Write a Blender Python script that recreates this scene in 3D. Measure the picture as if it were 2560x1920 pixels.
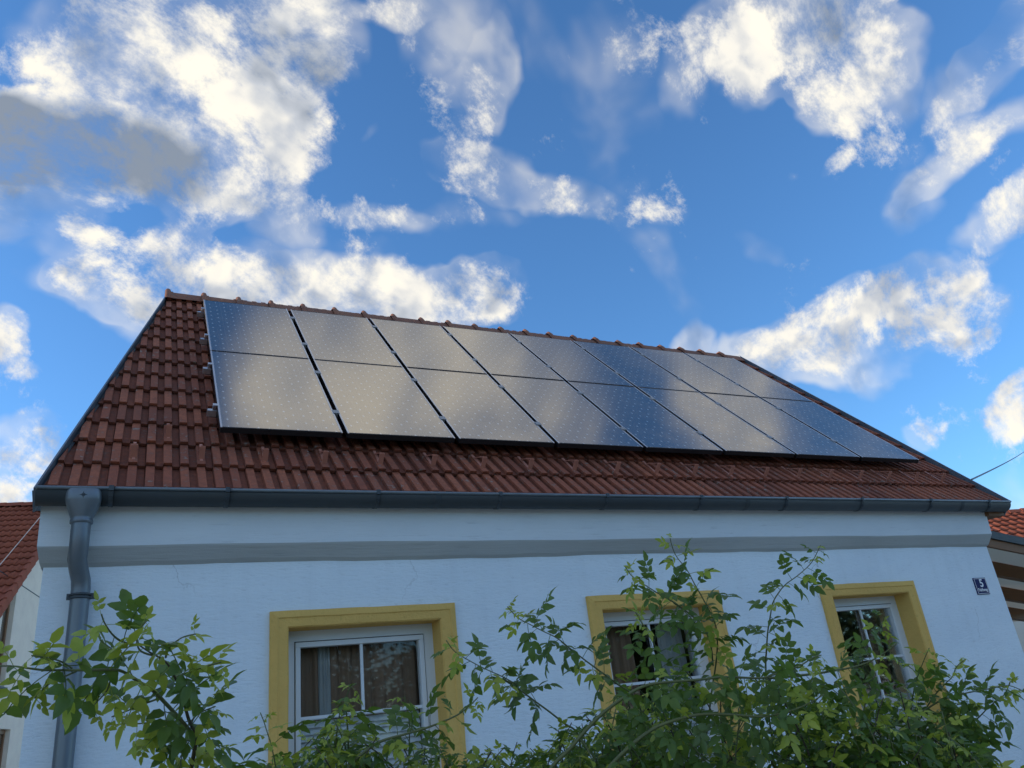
import bpy, bmesh, math, random
from mathutils import Vector, Matrix, Euler

# ------------------------------------------------------------------ scene, camera, sky, sun, exposure
scene = bpy.context.scene
for o in list(bpy.data.objects):
    bpy.data.objects.remove(o)
COL = scene.collection
R = math.radians

cam_data = bpy.data.cameras.new('camera')
cam_data.sensor_width = 36.0
cam_data.lens = 1966.04 / 2560.0 * 36.0
cam_data.clip_start = 0.05
cam_data.clip_end = 3000.0
camera = bpy.data.objects.new('camera', cam_data)
COL.objects.link(camera)
_r = Vector((0.90319, -0.41477, -0.1105)); _u = Vector((-0.07267, -0.40147, 0.91298)); _f = Vector((0.42304, 0.81657, 0.39275))
CAM = Vector((-0.4528, -5.0447, 1.6))
camera.matrix_world = Matrix(((_r.x, _u.x, -_f.x, CAM.x), (_r.y, _u.y, -_f.y, CAM.y), (_r.z, _u.z, -_f.z, CAM.z), (0, 0, 0, 1)))
scene.camera = camera

SUN_AZ = R(-64.0)      # measured from +Y towards +X: low evening sun behind the houses, left of the view
SUN_EL = R(12.0)
SUN_DIR = Vector((math.sin(SUN_AZ) * math.cos(SUN_EL), math.cos(SUN_AZ) * math.cos(SUN_EL), math.sin(SUN_EL)))

sun_data = bpy.data.lights.new('sun', 'SUN')
sun_data.energy = 2.0
sun_data.angle = R(0.5)
sun_data.color = (1.0, 0.80, 0.58)
sun = bpy.data.objects.new('sun', sun_data)
COL.objects.link(sun)
sun.rotation_euler = (-SUN_DIR).to_track_quat('-Z', 'Y').to_euler()

scene.cycles.max_bounces = 5
scene.cycles.diffuse_bounces = 2
scene.cycles.glossy_bounces = 2
scene.cycles.transmission_bounces = 4
scene.cycles.transparent_max_bounces = 12
scene.view_settings.view_transform = 'Standard'
scene.view_settings.look = 'None'
scene.view_settings.gamma = 1.0
scene.view_settings.use_curve_mapping = False
scene.view_settings.exposure = 1.2

# clouds in view: centre, half axes, turn and weight on the stereographic sky plane; then their shaded bellies
CLOUDS=[(-0.0096,0.4246,0.0916,0.0496,3.141,1.0),(-0.0484,0.4466,0.0432,0.0285,2.822,0.6),(0.0618,0.4622,0.0554,0.0466,1.643,1.0),(0.0759,0.3996,0.0644,0.037,1.619,0.6),(0.0487,0.3761,0.0538,0.0207,2.53,0.6),(-0.0639,0.4837,0.1197,0.0384,-3.02,1.5),(-0.0803,0.5281,0.0588,0.0364,-3.076,0.8),(0.0393,0.5069,0.0767,0.0222,2.5,0.75),(0.0835,0.5147,0.0389,0.0243,3.069,0.5),(0.0232,0.5689,0.1184,0.0412,3.065,1.1),(0.1569,0.5528,0.1479,0.0375,2.954,1.0),(0.2375,0.5284,0.0859,0.0359,2.55,0.75),(0.2386,0.5077,0.0488,0.022,2.284,0.45),(-0.0073,0.5979,0.0415,0.025,-2.839,0.5),(-0.0428,0.5784,0.0317,0.0198,3.015,0.5),(0.1695,0.3594,0.0471,0.0432,2.615,0.42),(0.2001,0.3697,0.0386,0.0223,1.416,0.6),(0.1911,0.4131,0.049,0.0348,1.56,0.38),(0.2479,0.427,0.0944,0.0239,2.997,0.6),(0.2161,0.4651,0.0672,0.0247,2.797,0.4),(0.1311,0.4399,0.0233,0.0117,2.266,0.45),(0.1486,0.4888,0.0529,0.0155,2.941,0.4),(0.125,0.3489,0.0377,0.014,2.794,0.5),(0.3831,0.2561,0.0887,0.0492,2.686,1.3),(0.4198,0.279,0.0339,0.0299,-2.905,1.0),(0.3522,0.2897,0.0381,0.0282,0.846,0.8),(0.3234,0.3081,0.0408,0.026,1.378,0.35),(0.4524,0.241,0.0424,0.024,1.112,0.4),(0.4178,0.2356,0.0375,0.0273,2.371,0.6),(0.4858,0.1916,0.056,0.0224,1.148,0.7),(0.4907,0.2332,0.0347,0.0211,1.336,0.45),(0.5189,0.2624,0.0716,0.0184,1.844,0.62),(0.5113,0.3125,0.0329,0.028,1.552,0.4),(0.5674,0.275,0.0469,0.0181,1.841,0.62),(0.5309,0.4017,0.1082,0.036,2.11,1.05),(0.5968,0.3519,0.0494,0.0416,2.237,0.75),(0.522,0.4463,0.0576,0.0281,2.747,0.8),(0.581,0.4139,0.0387,0.0271,1.834,0.6),(0.5695,0.3357,0.049,0.0152,1.876,0.4),(0.4367,0.4863,0.0302,0.0188,1.818,0.6),(0.4708,0.4666,0.0212,0.0203,0.855,0.5),(0.6826,0.3879,0.0354,0.0263,1.693,0.9),(0.6362,0.4457,0.0223,0.0178,1.884,0.6),(0.6655,0.374,0.0278,0.0116,1.967,0.5),(-0.0945,0.6241,0.0242,0.0235,2.089,0.9),(-0.0814,0.6479,0.0177,0.01,3.134,0.5),(-0.0845,0.709,0.0528,0.0342,2.606,1.0),(-0.0877,0.7449,0.0343,0.02,-3.032,0.8),(0.4358,0.3845,0.0379,0.0164,3.059,0.4),(0.3692,0.3986,0.0287,0.0105,2.406,0.16),(0.4485,0.3184,0.0199,0.0088,1.719,0.5),(0.424,0.3344,0.0123,0.0078,2.663,0.4),(-0.0436,0.5466,0.0205,0.0114,2.992,0.4),(0.17,0.212,0.15,0.08,-0.1,2.0),(0.07,0.2,0.035,0.022,0,0.7),(0.388,0.2,0.034,0.08,0.3,1.9),(0.13,0.26,0.05,0.02,0,0.45),(0.45,0.1,0.08,0.05,0,0.8),(0.25,0.12,0.1,0.05,0,0.8),(0.02,0.14,0.08,0.05,0,0.7)]
SHADES=[(-0.0665,0.4826,0.1278,0.033,-3.015,1.45),(-0.0802,0.525,0.0567,0.0355,2.963,0.45),(0.0786,0.4138,0.055,0.0418,1.521,0.4),(-0.0101,0.4163,0.0504,0.0249,2.861,0.25),(0.0996,0.5663,0.0917,0.0259,3.005,0.3),(0.405,0.2336,0.0605,0.0263,2.465,0.4),(0.5993,0.3499,0.0495,0.0435,2.596,0.5),(0.5485,0.4132,0.0505,0.023,2.524,0.2),(0.2375,0.5284,0.0677,0.027,2.81,0.25),(-0.0909,0.7181,0.026,0.0217,-2.961,0.3)]


world = bpy.data.worlds.new('World')
scene.world = world
world.use_nodes = True
world.cycles.sampling_method = 'MANUAL'
world.cycles.sample_map_resolution = 256
WN = world.node_tree.nodes
WL = world.node_tree.links
WN.clear()

def wn(kind, **kw):
    n = WN.new(kind)
    for k, v in kw.items():
        setattr(n, k, v)
    return n

def wmath(op, a, b=None, c=None, clamp=False):
    n = WN.new('ShaderNodeMath'); n.operation = op; n.use_clamp = clamp
    for i, v in enumerate((a, b, c)):
        if v is None:
            continue
        if isinstance(v, (int, float)):
            n.inputs[i].default_value = v
        else:
            WL.new(v, n.inputs[i])
    return n.outputs[0]

def wvec(op, a, b=None, scale=None):
    n = WN.new('ShaderNodeVectorMath'); n.operation = op
    for i, v in enumerate((a, b)):
        if v is None:
            continue
        if isinstance(v, (tuple, list)):
            n.inputs[i].default_value = v
        else:
            WL.new(v, n.inputs[i])
    if scale is not None:
        if isinstance(scale, (int, float)):
            n.inputs['Scale'].default_value = scale
        else:
            WL.new(scale, n.inputs['Scale'])
    return n.outputs['Value'] if op in ('LENGTH', 'DOT_PRODUCT', 'DISTANCE') else n.outputs[0]

def wnoise(vec, scale, detail, rough, lac=2.0, dist=0.0):
    n = WN.new('ShaderNodeTexNoise'); n.noise_dimensions = '2D'
    n.inputs['Scale'].default_value = scale; n.inputs['Detail'].default_value = detail
    n.inputs['Roughness'].default_value = rough; n.inputs['Lacunarity'].default_value = lac
    n.inputs['Distortion'].default_value = dist
    WL.new(vec, n.inputs['Vector'])
    return n

def wrange(v, a, b, c=0.0, d=1.0, smooth=True):
    n = WN.new('ShaderNodeMapRange'); n.interpolation_type = 'SMOOTHSTEP' if smooth else 'LINEAR'
    WL.new(v, n.inputs[0])
    for i, x in enumerate((a, b, c, d)):
        n.inputs[1 + i].default_value = x
    return n.outputs[0]

def wmix(fac, a, b):
    n = WN.new('ShaderNodeMix'); n.data_type = 'RGBA'
    if isinstance(fac, (int, float)):
        n.inputs[0].default_value = fac
    else:
        WL.new(fac, n.inputs[0])
    for i, v in ((6, a), (7, b)):
        if isinstance(v, (tuple, list)):
            n.inputs[i].default_value = (*v, 1.0)
        else:
            WL.new(v, n.inputs[i])
    return n.outputs[2]

def wblobs(vec, table):
    """sum of soft ellipses, each one a clamped quadratic form in x and y on the sky plane"""
    sp = WN.new('ShaderNodeSeparateXYZ'); WL.new(vec, sp.inputs[0])
    x, y = sp.outputs[0], sp.outputs[1]
    q2 = WN.new('ShaderNodeCombineXYZ')
    WL.new(wmath('MULTIPLY', x, x), q2.inputs[0]); WL.new(wmath('MULTIPLY', x, y), q2.inputs[1]); WL.new(wmath('MULTIPLY', y, y), q2.inputs[2])
    q1 = wvec('ADD', vec, (0, 0, 1))
    acc = None
    for (cx, cy, rx, ry, ang, w) in table:
        c, s = math.cos(ang), math.sin(ang)
        ux, uy, u0 = c / rx, s / rx, -(c * cx + s * cy) / rx
        vx, vy, v0 = -s / ry, c / ry, (s * cx - c * cy) / ry
        quad = wvec('DOT_PRODUCT', q2.outputs[0], (-(ux * ux + vx * vx), -2 * (ux * uy + vx * vy), -(uy * uy + vy * vy)))
        lin = wvec('DOT_PRODUCT', q1, (-2 * (ux * u0 + vx * v0), -2 * (uy * u0 + vy * v0), 1 - u0 * u0 - v0 * v0))
        e = wmath('ADD', quad, lin, clamp=True)
        acc = wmath('MULTIPLY', e, w) if acc is None else wmath('MULTIPLY_ADD', e, w, acc)
    return acc

def build_sky():
    tc = wn('ShaderNodeTexCoord')
    d = wvec('NORMALIZE', tc.outputs['Generated'])
    sep = wn('ShaderNodeSeparateXYZ'); WL.new(d, sep.inputs[0])
    z = wmath('MAXIMUM', sep.outputs[2], 0.0)
    inv = wmath('DIVIDE', 1.0, wmath('ADD', z, 1.0))
    flat = wn('ShaderNodeCombineXYZ'); WL.new(sep.outputs[0], flat.inputs[0]); WL.new(sep.outputs[1], flat.inputs[1])
    p = wvec('SCALE', flat.outputs[0], scale=inv)          # stereographic plane of the sky
    # winds pull the cloud edges about
    w1 = wnoise(p, 7.0, 1.0, 0.5)
    wv = wvec('SUBTRACT', w1.outputs['Color'], (0.5, 0.5, 0.5))
    p1 = wvec('ADD', p, wvec('MULTIPLY', wv, (0.035, 0.035, 0)))
    w2 = wnoise(p, 30.0, 2.0, 0.55)
    p2 = wvec('ADD', p1, wvec('MULTIPLY', wvec('SUBTRACT', w2.outputs['Color'], (0.5, 0.5, 0.5)), (0.018, 0.018, 0)))
    st = wn('ShaderNodeMapping'); st.vector_type = 'TEXTURE'
    st.inputs['Rotation'].default_value = (0, 0, R(28.0)); st.inputs['Scale'].default_value = (1.15, 0.9, 1)
    WL.new(p1, st.inputs['Vector'])
    ps = st.outputs[0]
    n_main = wnoise(ps, 11.0, 10.0, 0.70).outputs['Fac']
    n_low = wnoise(p2, 17.0, 3.0, 0.55).outputs['Fac']
    sx, sy = SUN_DIR.x, SUN_DIR.y
    p3 = wvec('ADD', p2, (0.022 * sx, 0.022 * sy, 0))
    n_sun = wnoise(p3, 17.0, 3.0, 0.55).outputs['Fac']
    raw = wblobs(p2, CLOUDS)
    # beyond the clouds seen here the same broken cumulus goes on all round
    dist = wvec('DISTANCE', p, (0.28, 0.52, 0.0))
    outside = wrange(dist, 0.43, 0.52)
    n_far = wnoise(p1, 4.5, 1.0, 0.5).outputs['Fac']
    raw = wmath('MAXIMUM', raw, wmath('MULTIPLY', wmath('MULTIPLY', outside, wrange(n_far, 0.36, 0.58)), 0.62))
    raw = wmath('MULTIPLY', raw, wrange(sep.outputs[2], -0.03, 0.05))
    cover = wmath('MINIMUM', wmath('MULTIPLY', raw, 1.1), 1.2)
    dens = wmath('ADD', wmath('MULTIPLY_ADD', wmath('SUBTRACT', n_main, 0.5), 4.5, cover), -0.52)
    alpha = wrange(dens, -0.06, 0.92)
    n_veil = wnoise(ps, 7.0, 4.0, 0.58).outputs['Fac']
    veil = wmath('ADD', wmath('MULTIPLY_ADD', wmath('SUBTRACT', n_veil, 0.5), 2.2, wmath('MINIMUM', wmath('MULTIPLY', raw, 1.6), 0.7)), -0.22)
    veil = wmath('MULTIPLY', wrange(veil, 0.0, 0.9), 0.5)
    alpha = wmath('SUBTRACT', 1.0, wmath('MULTIPLY', wmath('SUBTRACT', 1.0, alpha), wmath('SUBTRACT', 1.0, veil)))
    shade = wblobs(p1, SHADES)
    relief = wmath('MULTIPLY', wmath('SUBTRACT', n_low, n_sun), 1.7)
    fine = wmath('MULTIPLY', wmath('SUBTRACT', n_main, 0.5), 0.7)
    lit = wmath('ADD', wmath('SUBTRACT', wmath('ADD', relief, fine), wmath('MULTIPLY', shade, 0.80)), 0.745)
    lit = wmath('ADD', lit, 0.0, clamp=True)
    ramp = wn('ShaderNodeValToRGB')
    ramp.color_ramp.elements[0].position = 0.0; ramp.color_ramp.elements[0].color = (0.115, 0.138, 0.175, 1)
    ramp.color_ramp.elements[1].position = 1.0; ramp.color_ramp.elements[1].color = (0.47, 0.445, 0.385, 1)
    e = ramp.color_ramp.elements.new(0.5); e.color = (0.26, 0.275, 0.30, 1)
    e = ramp.color_ramp.elements.new(0.8); e.color = (0.425, 0.41, 0.375, 1)
    WL.new(lit, ramp.inputs[0])
    cloud = ramp.outputs[0]
    sky = wn('ShaderNodeTexSky'); sky.sky_type = 'NISHITA'; sky.sun_disc = False
    sky.sun_elevation = SUN_EL; sky.sun_rotation = SUN_AZ
    sky.altitude = 300; sky.air_density = 1.0; sky.dust_density = 0.25; sky.ozone_density = 2.0
    skyc = wn('ShaderNodeMix', data_type='RGBA', blend_type='MULTIPLY'); skyc.inputs[0].default_value = 1.0
    WL.new(sky.outputs[0], skyc.inputs[6]); skyc.inputs[7].default_value = SKY_TINT
    cl = wvec('SCALE', cloud, scale=1.0 / SKY_STRENGTH)
    col = wmix(alpha, skyc.outputs[2], cl)
    bg = wn('ShaderNodeBackground'); bg.inputs['Strength'].default_value = SKY_STRENGTH
    WL.new(col, bg.inputs['Color'])
    out = wn('ShaderNodeOutputWorld'); WL.new(bg.outputs[0], out.inputs['Surface'])

SKY_STRENGTH = 0.12
SKY_TINT = (0.475, 0.76, 1.04, 1.0)
build_sky()

# ------------------------------------------------------------------ helpers
rnd = random.Random(11)
WMAT = {}

def world_of(o):
    return WMAT.get(o.name, Matrix.Identity(4))

def attach(o, parent):
    o.parent = parent
    o.matrix_parent_inverse = world_of(parent).inverted()

def thing(name, label, cat, loc=(0, 0, 0), group=None, mat=None):
    o = bpy.data.objects.new(name, None)
    o.empty_display_size = 0.1
    COL.objects.link(o)
    M = mat if mat is not None else Matrix.Translation(Vector(loc))
    o.matrix_world = M
    WMAT[o.name] = M.copy()
    o['label'] = label; o['category'] = cat
    if group:
        o['group'] = group
    return o

def tag(o, label, cat, group=None):
    o['label'] = label; o['category'] = cat
    if group:
        o['group'] = group
    return o

class MB:
    """collects vertices and faces, then becomes ONE mesh object"""
    def __init__(self):
        self.v = []; self.f = []; self.m = []
    def add(self, vs, fs, mi=0):
        b = len(self.v)
        self.v += [tuple(x) for x in vs]
        self.f += [tuple(b + i for i in f) for f in fs]
        self.m += [mi] * len(fs)
        return self
    def box(self, x0, x1, y0, y1, z0, z1, M=None, mi=0):
        vs = [(x, y, z) for x in (x0, x1) for y in (y0, y1) for z in (z0, z1)]
        if M is not None:
            vs = [M @ Vector(p) for p in vs]
        return self.add(vs, [(0, 1, 3, 2), (4, 6, 7, 5), (0, 4, 5, 1), (2, 3, 7, 6), (0, 2, 6, 4), (1, 5, 7, 3)], mi)
    def quad(self, a, b, c, d, mi=0):
        return self.add([a, b, c, d], [(0, 1, 2, 3)], mi)
    def tube(self, pts, rad, sides=8, cap=True, mi=0):
        pts = [Vector(p) for p in pts]
        n = len(pts)
        rads = rad if isinstance(rad, (list, tuple)) else [rad] * n
        vs = []; fs = []
        ref = None
        for i, p in enumerate(pts):
            t = (pts[min(i + 1, n - 1)] - pts[max(i - 1, 0)]).normalized()
            if ref is None:
                ref = Vector((0, 0, 1)) if abs(t.z) < 0.9 else Vector((1, 0, 0))
            a = (ref - t * ref.dot(t)).normalized(); ref = a
            b = t.cross(a)
            for k in range(sides):
                w = 2 * math.pi * k / sides
                vs.append(p + (a * math.cos(w) + b * math.sin(w)) * rads[i])
        for i in range(n - 1):
            for k in range(sides):
                fs.append((i * sides + k, i * sides + (k + 1) % sides, (i + 1) * sides + (k + 1) % sides, (i + 1) * sides + k))
        if cap:
            fs.append(tuple(range(sides))[::-1]); fs.append(tuple((n - 1) * sides + k for k in range(sides)))
        return self.add(vs, fs, mi)
    def sweep(self, prof, a, b, M=None, mi=0, close=False, caps=True):
        """profile of (y, z) swept along x from a to b"""
        n = len(prof)
        vs = [(a, y, z) for y, z in prof] + [(b, y, z) for y, z in prof]
        if M is not None:
            vs = [M @ Vector(p) for p in vs]
        rng = n if close else n - 1
        fs = [(i, (i + 1) % n, n + (i + 1) % n, n + i) for i in range(rng)]
        if close and caps:
            fs += [tuple(range(n))[::-1], tuple(range(n, 2 * n))]
        return self.add(vs, fs, mi)
    def mesh(self, name, mats, smooth=False, bevel=0.0):
        me = bpy.data.meshes.new(name)
        me.from_pydata(self.v, [], self.f)
        for m in (mats if isinstance(mats, (list, tuple)) else [mats]):
            me.materials.append(m)
        if any(self.m):
            me.polygons.foreach_set('material_index', self.m)
        bm = bmesh.new(); bm.from_mesh(me)
        if bevel:
            bmesh.ops.bevel(bm, geom=[e for e in bm.edges if len(e.link_faces) == 2 and e.calc_face_angle(0) > 0.5], offset=bevel, segments=2, affect='EDGES', profile=0.6)
        bmesh.ops.recalc_face_normals(bm, faces=bm.faces)
        bm.to_mesh(me); bm.free()
        if smooth:
            me.polygons.foreach_set('use_smooth', [True] * len(me.polygons))
        return me
    def build(self, name, mats, parent=None, smooth=False, bevel=0.0, mat=None):
        o = bpy.data.objects.new(name, self.mesh(name, mats, smooth, bevel))
        COL.objects.link(o)
        if mat is not None:
            o.matrix_basis = mat; WMAT[o.name] = mat.copy()
        if parent is not None:
            attach(o, parent)
        return o

def place(me, name, M, parent=None):
    o = bpy.data.objects.new(name, me)
    COL.objects.link(o)
    o.matrix_basis = M
    WMAT[o.name] = M.copy()
    if parent is not None:
        attach(o, parent)
    return o

def copy_tree(src, M, label=None):
    """a copy of a thing and of its parts (and their sub-parts)"""
    c = src.copy(); COL.objects.link(c)
    c.matrix_basis = M; WMAT[c.name] = M.copy()
    if label:
        c['label'] = label
    def rec(a, b):
        for ch in [o for o in CHILDREN.get(a.name, [])]:
            k = ch.copy(); COL.objects.link(k); k.parent = b
            k.matrix_parent_inverse = ch.matrix_parent_inverse.copy()
            rec(ch, k)
    rec(src, c)
    return c
CHILDREN = {}

# ------------------------------------------------------------------ materials
class NT:
    def __init__(self, name):
        self.m = bpy.data.materials.new(name); self.m.use_nodes = True
        self.n = self.m.node_tree.nodes; self.l = self.m.node_tree.links
        self.n.clear()
        self.out = self.n.new('ShaderNodeOutputMaterial')
        self.b = self.n.new('ShaderNodeBsdfPrincipled')
        self.l.new(self.b.outputs[0], self.out.inputs['Surface'])
    def node(self, kind, **kw):
        n = self.n.new(kind)
        for k, v in kw.items():
            setattr(n, k, v)
        return n
    def set(self, sock, v):
        if isinstance(sock, str):
            sock = self.b.inputs[sock]
        if hasattr(v, 'links') or isinstance(v, bpy.types.NodeSocket):
            self.l.new(v, sock)
        elif isinstance(v, (tuple, list)) and len(v) == 3 and sock.type == 'RGBA':
            sock.default_value = (*v, 1)
        else:
            sock.default_value = v
        return self
    def coord(self, which='Object', scale=(1, 1, 1), rot=(0, 0, 0)):
        tc = self.node('ShaderNodeTexCoord')
        mp = self.node('ShaderNodeMapping')
        mp.inputs['Scale'].default_value = scale; mp.inputs['Rotation'].default_value = rot
        self.l.new(tc.outputs[which], mp.inputs[0])
        return mp.outputs[0]
    def geo(self):
        return self.node('ShaderNodeNewGeometry').outputs['Position']
    def scaled(self, v, s):
        mp = self.node('ShaderNodeMapping'); mp.inputs['Scale'].default_value = s
        self.l.new(v, mp.inputs[0]); return mp.outputs[0]
    def noise(self, v, scale, detail=4, rough=0.55, dist=0.0):
        n = self.node('ShaderNodeTexNoise')
        n.inputs['Scale'].default_value = scale; n.inputs['Detail'].default_value = detail
        n.inputs['Roughness'].default_value = rough; n.inputs['Distortion'].default_value = dist
        if v is not None:
            self.l.new(v, n.inputs['Vector'])
        return n.outputs['Fac']
    def range(self, v, a, b, c=0., d=1.):
        n = self.node('ShaderNodeMapRange'); self.l.new(v, n.inputs[0])
        for i, x in enumerate((a, b, c, d)):
            n.inputs[1 + i].default_value = x
        return n.outputs[0]
    def mix(self, f, a, b, mode='MIX'):
        n = self.node('ShaderNodeMix', data_type='RGBA', blend_type=mode)
        self.set(n.inputs[0], f); self.set(n.inputs[6], a); self.set(n.inputs[7], b)
        return n.outputs[2]
    def math(self, op, a, b=0.0, c=None, clamp=False):
        n = self.node('ShaderNodeMath', operation=op, use_clamp=clamp)
        self.set(n.inputs[0], a); self.set(n.inputs[1], b)
        if c is not None:
            self.set(n.inputs[2], c)
        return n.outputs[0]
    def bump(self, h, strength=0.5, dist=0.01, normal=None):
        n = self.node('ShaderNodeBump'); n.inputs['Strength'].default_value = strength
        n.inputs['Distance'].default_value = dist
        self.l.new(h, n.inputs['Height'])
        if normal is not None:
            self.l.new(normal, n.inputs['Normal'])
        return n.outputs[0]
    def rand(self):
        return self.node('ShaderNodeObjectInfo').outputs['Random']

def plaster(name, col, dirt, stroke=(1.2, 9, 9), strength=0.6, dist=0.012, coarse=14.0, cracks=False):
    t = NT(name); g = t.geo()
    s = t.noise(t.scaled(g, stroke), 6.0, 8, 0.62)
    f = t.noise(g, 120.0, 4, 0.6)
    big = t.noise(t.scaled(g, (0.5, 1, 1.2)), 2.2, 4, 0.6)
    h = t.math('MULTIPLY_ADD', f, 0.22, s)
    c = t.mix(t.range(big, 0.35, 0.72), col, dirt)
    pits = t.range(s, 0.30, 0.40)
    c = t.mix(t.math('MULTIPLY', t.math('SUBTRACT', 1.0, pits), 0.35), c, tuple(x * 0.7 for x in dirt))
    if cracks:
        rain = t.noise(t.scaled(g, (9, 9, .35)), 1.0, 5, 0.6)
        c = t.mix(t.range(rain, 0.52, 0.75, 0.0, 0.14), c, tuple(x * 0.72 for x in dirt))
        v = t.node('ShaderNodeTexVoronoi', feature='DISTANCE_TO_EDGE'); v.inputs['Scale'].default_value = 0.75
        wob = t.node('ShaderNodeVectorMath', operation='ADD')
        nz = t.node('ShaderNodeTexNoise'); nz.inputs['Scale'].default_value = 5; nz.inputs['Detail'].default_value = 5
        t.l.new(g, nz.inputs['Vector']); t.l.new(g, wob.inputs[0])
        sc = t.node('ShaderNodeVectorMath', operation='SCALE'); sc.inputs['Scale'].default_value = 0.35
        t.l.new(nz.outputs['Color'], sc.inputs[0]); t.l.new(sc.outputs[0], wob.inputs[1])
        t.l.new(wob.outputs[0], v.inputs['Vector'])
        line = t.math('MULTIPLY', t.range(v.outputs['Distance'], 0.0012, 0.0035, 1.0, 0.0), t.range(t.noise(g, 0.9, 2), 0.55, 0.62))
        c = t.mix(t.math('MULTIPLY', line, 0.35), c, (0.16, 0.17, 0.18))
    t.set('Base Color', c).set('Roughness', 0.92).set('Normal', t.bump(h, strength, dist))
    t.b.inputs['Specular IOR Level'].default_value = 0.2
    return t.m

M_WALL = plaster('white plaster', (0.82, 0.91, 0.96), (0.75, 0.84, 0.90), stroke=(3.2, 9, 13), strength=0.55, dist=0.010, cracks=True)
M_CORN = plaster('cornice plaster', (0.74, 0.80, 0.83), (0.66, 0.72, 0.75), stroke=(0.8, 9, 9), strength=0.4)
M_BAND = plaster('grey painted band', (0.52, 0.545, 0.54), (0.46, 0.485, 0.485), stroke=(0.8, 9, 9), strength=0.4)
M_YELLOW = plaster('ochre plaster', (0.80, 0.51, 0.15), (0.70, 0.44, 0.13), stroke=(5, 5, 5), strength=0.8, dist=0.010)
M_NBWALL = plaster('beige render', (0.80, 0.73, 0.61), (0.72, 0.65, 0.55), stroke=(2, 2, 2), strength=0.25, dist=0.006)

def simple(name, col, rough=0.5, metal=0.0, var=0.12, scale=8.0, bump=0.0, spec=0.5, stretch=(1, 1, 1)):
    t = NT(name); g = t.scaled(t.geo(), stretch)
    n = t.noise(g, scale, 6, 0.6)
    c = t.mix(n, tuple(x * (1 - var) for x in col), tuple(min(1, x * (1 + var)) for x in col))
    t.set('Base Color', c).set('Roughness', t.range(n, 0.2, 0.8, rough * 0.85, min(1, rough * 1.15))).set('Metallic', metal)
    t.b.inputs['Specular IOR Level'].default_value = spec
    if bump:
        t.set('Normal', t.bump(n, bump, 0.004))
    return t.m

M_WHITE = simple('white window plastic', (0.72, 0.76, 0.78), 0.35, var=0.04)
M_SEAL = simple('black rubber seal', (0.01, 0.011, 0.013), 0.6)
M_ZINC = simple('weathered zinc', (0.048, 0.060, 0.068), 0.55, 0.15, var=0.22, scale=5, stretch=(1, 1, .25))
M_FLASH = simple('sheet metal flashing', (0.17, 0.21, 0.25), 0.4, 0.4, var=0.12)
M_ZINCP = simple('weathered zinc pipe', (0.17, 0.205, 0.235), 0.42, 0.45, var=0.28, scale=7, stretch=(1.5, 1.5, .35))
M_ZINCD = simple('old dark zinc', (0.055, 0.068, 0.078), 0.5, 0.3, var=0.2, scale=6)
M_ALU = simple('bare aluminium', (0.62, 0.63, 0.65), 0.32, 0.85, var=0.06)
M_DARKALU = simple('dark anodised and gap shaded aluminium', (0.016, 0.016, 0.018), 0.45, 0.2)  # dark cross members; on the side faces it paints in gap shade
M_CLAMP = simple('dull clamp aluminium', (0.34, 0.35, 0.36), 0.45, 0.6)
M_BLACKALU = simple('dark rail steel', (0.10, 0.10, 0.11), 0.45, 0.6)  # dark grey metal for rails, hooks and back sheets
M_WOOD = simple('dark stained wood', (0.20, 0.088, 0.030), 0.6, var=0.35, scale=6, bump=0.3, stretch=(.3, 4, 4))
M_WOODWIN = simple('brown stained window wood', (0.20, 0.10, 0.045), 0.5, var=0.3, scale=6, stretch=(4, 4, .4))
def sheet_mat():
    t = NT('translucent roofing sheet'); 
    tr = t.node('ShaderNodeBsdfTranslucent'); tr.inputs['Color'].default_value = (0.80, 0.76, 0.66, 1)
    mx = t.node('ShaderNodeMixShader'); mx.inputs[0].default_value = 0.55
    t.set('Base Color', (0.70, 0.68, 0.60)).set('Roughness', 0.5)
    t.l.new(t.b.outputs[0], mx.inputs[1]); t.l.new(tr.outputs[0], mx.inputs[2]); t.l.new(mx.outputs[0], t.out.inputs['Surface'])
    return t.m
M_SOFFIT = sheet_mat()
M_DECK = simple('dark roof boards', (0.05, 0.035, 0.028), 0.9)
M_ROOM = simple('dim room paint', (0.16, 0.14, 0.12), 0.9)
M_CURTAIN = simple('brown curtain cloth', (0.30, 0.20, 0.135), 0.95, var=0.35, scale=9, stretch=(2.4, 1, .05), spec=0.1)
M_CURTAINP = simple('pale curtain cloth', (0.42, 0.44, 0.43), 0.95, var=0.1, spec=0.1)
M_CURTAINB = simple('pale blue cafe curtain cloth', (0.62, 0.74, 0.80), 0.95, var=0.12, spec=0.1)
M_BLIND = simple('white blind slats', (0.80, 0.84, 0.85), 0.6, var=0.05)
M_GUARD = simple('red painted guard steel', (0.50, 0.21, 0.15), 0.5, var=0.15, scale=20)
M_CABLE = simple('black cable sheath', (0.012, 0.012, 0.014), 0.5)
M_ROD = simple('galvanised rod', (0.55, 0.53, 0.50), 0.5, 0.3)
M_ENAMEL = simple('blue enamel', (0.010, 0.016, 0.10), 0.5, var=0.1, spec=0.15)
M_ENAMELW = simple('white enamel', (0.86, 0.87, 0.88), 0.5, var=0.03, spec=0.2)

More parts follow.
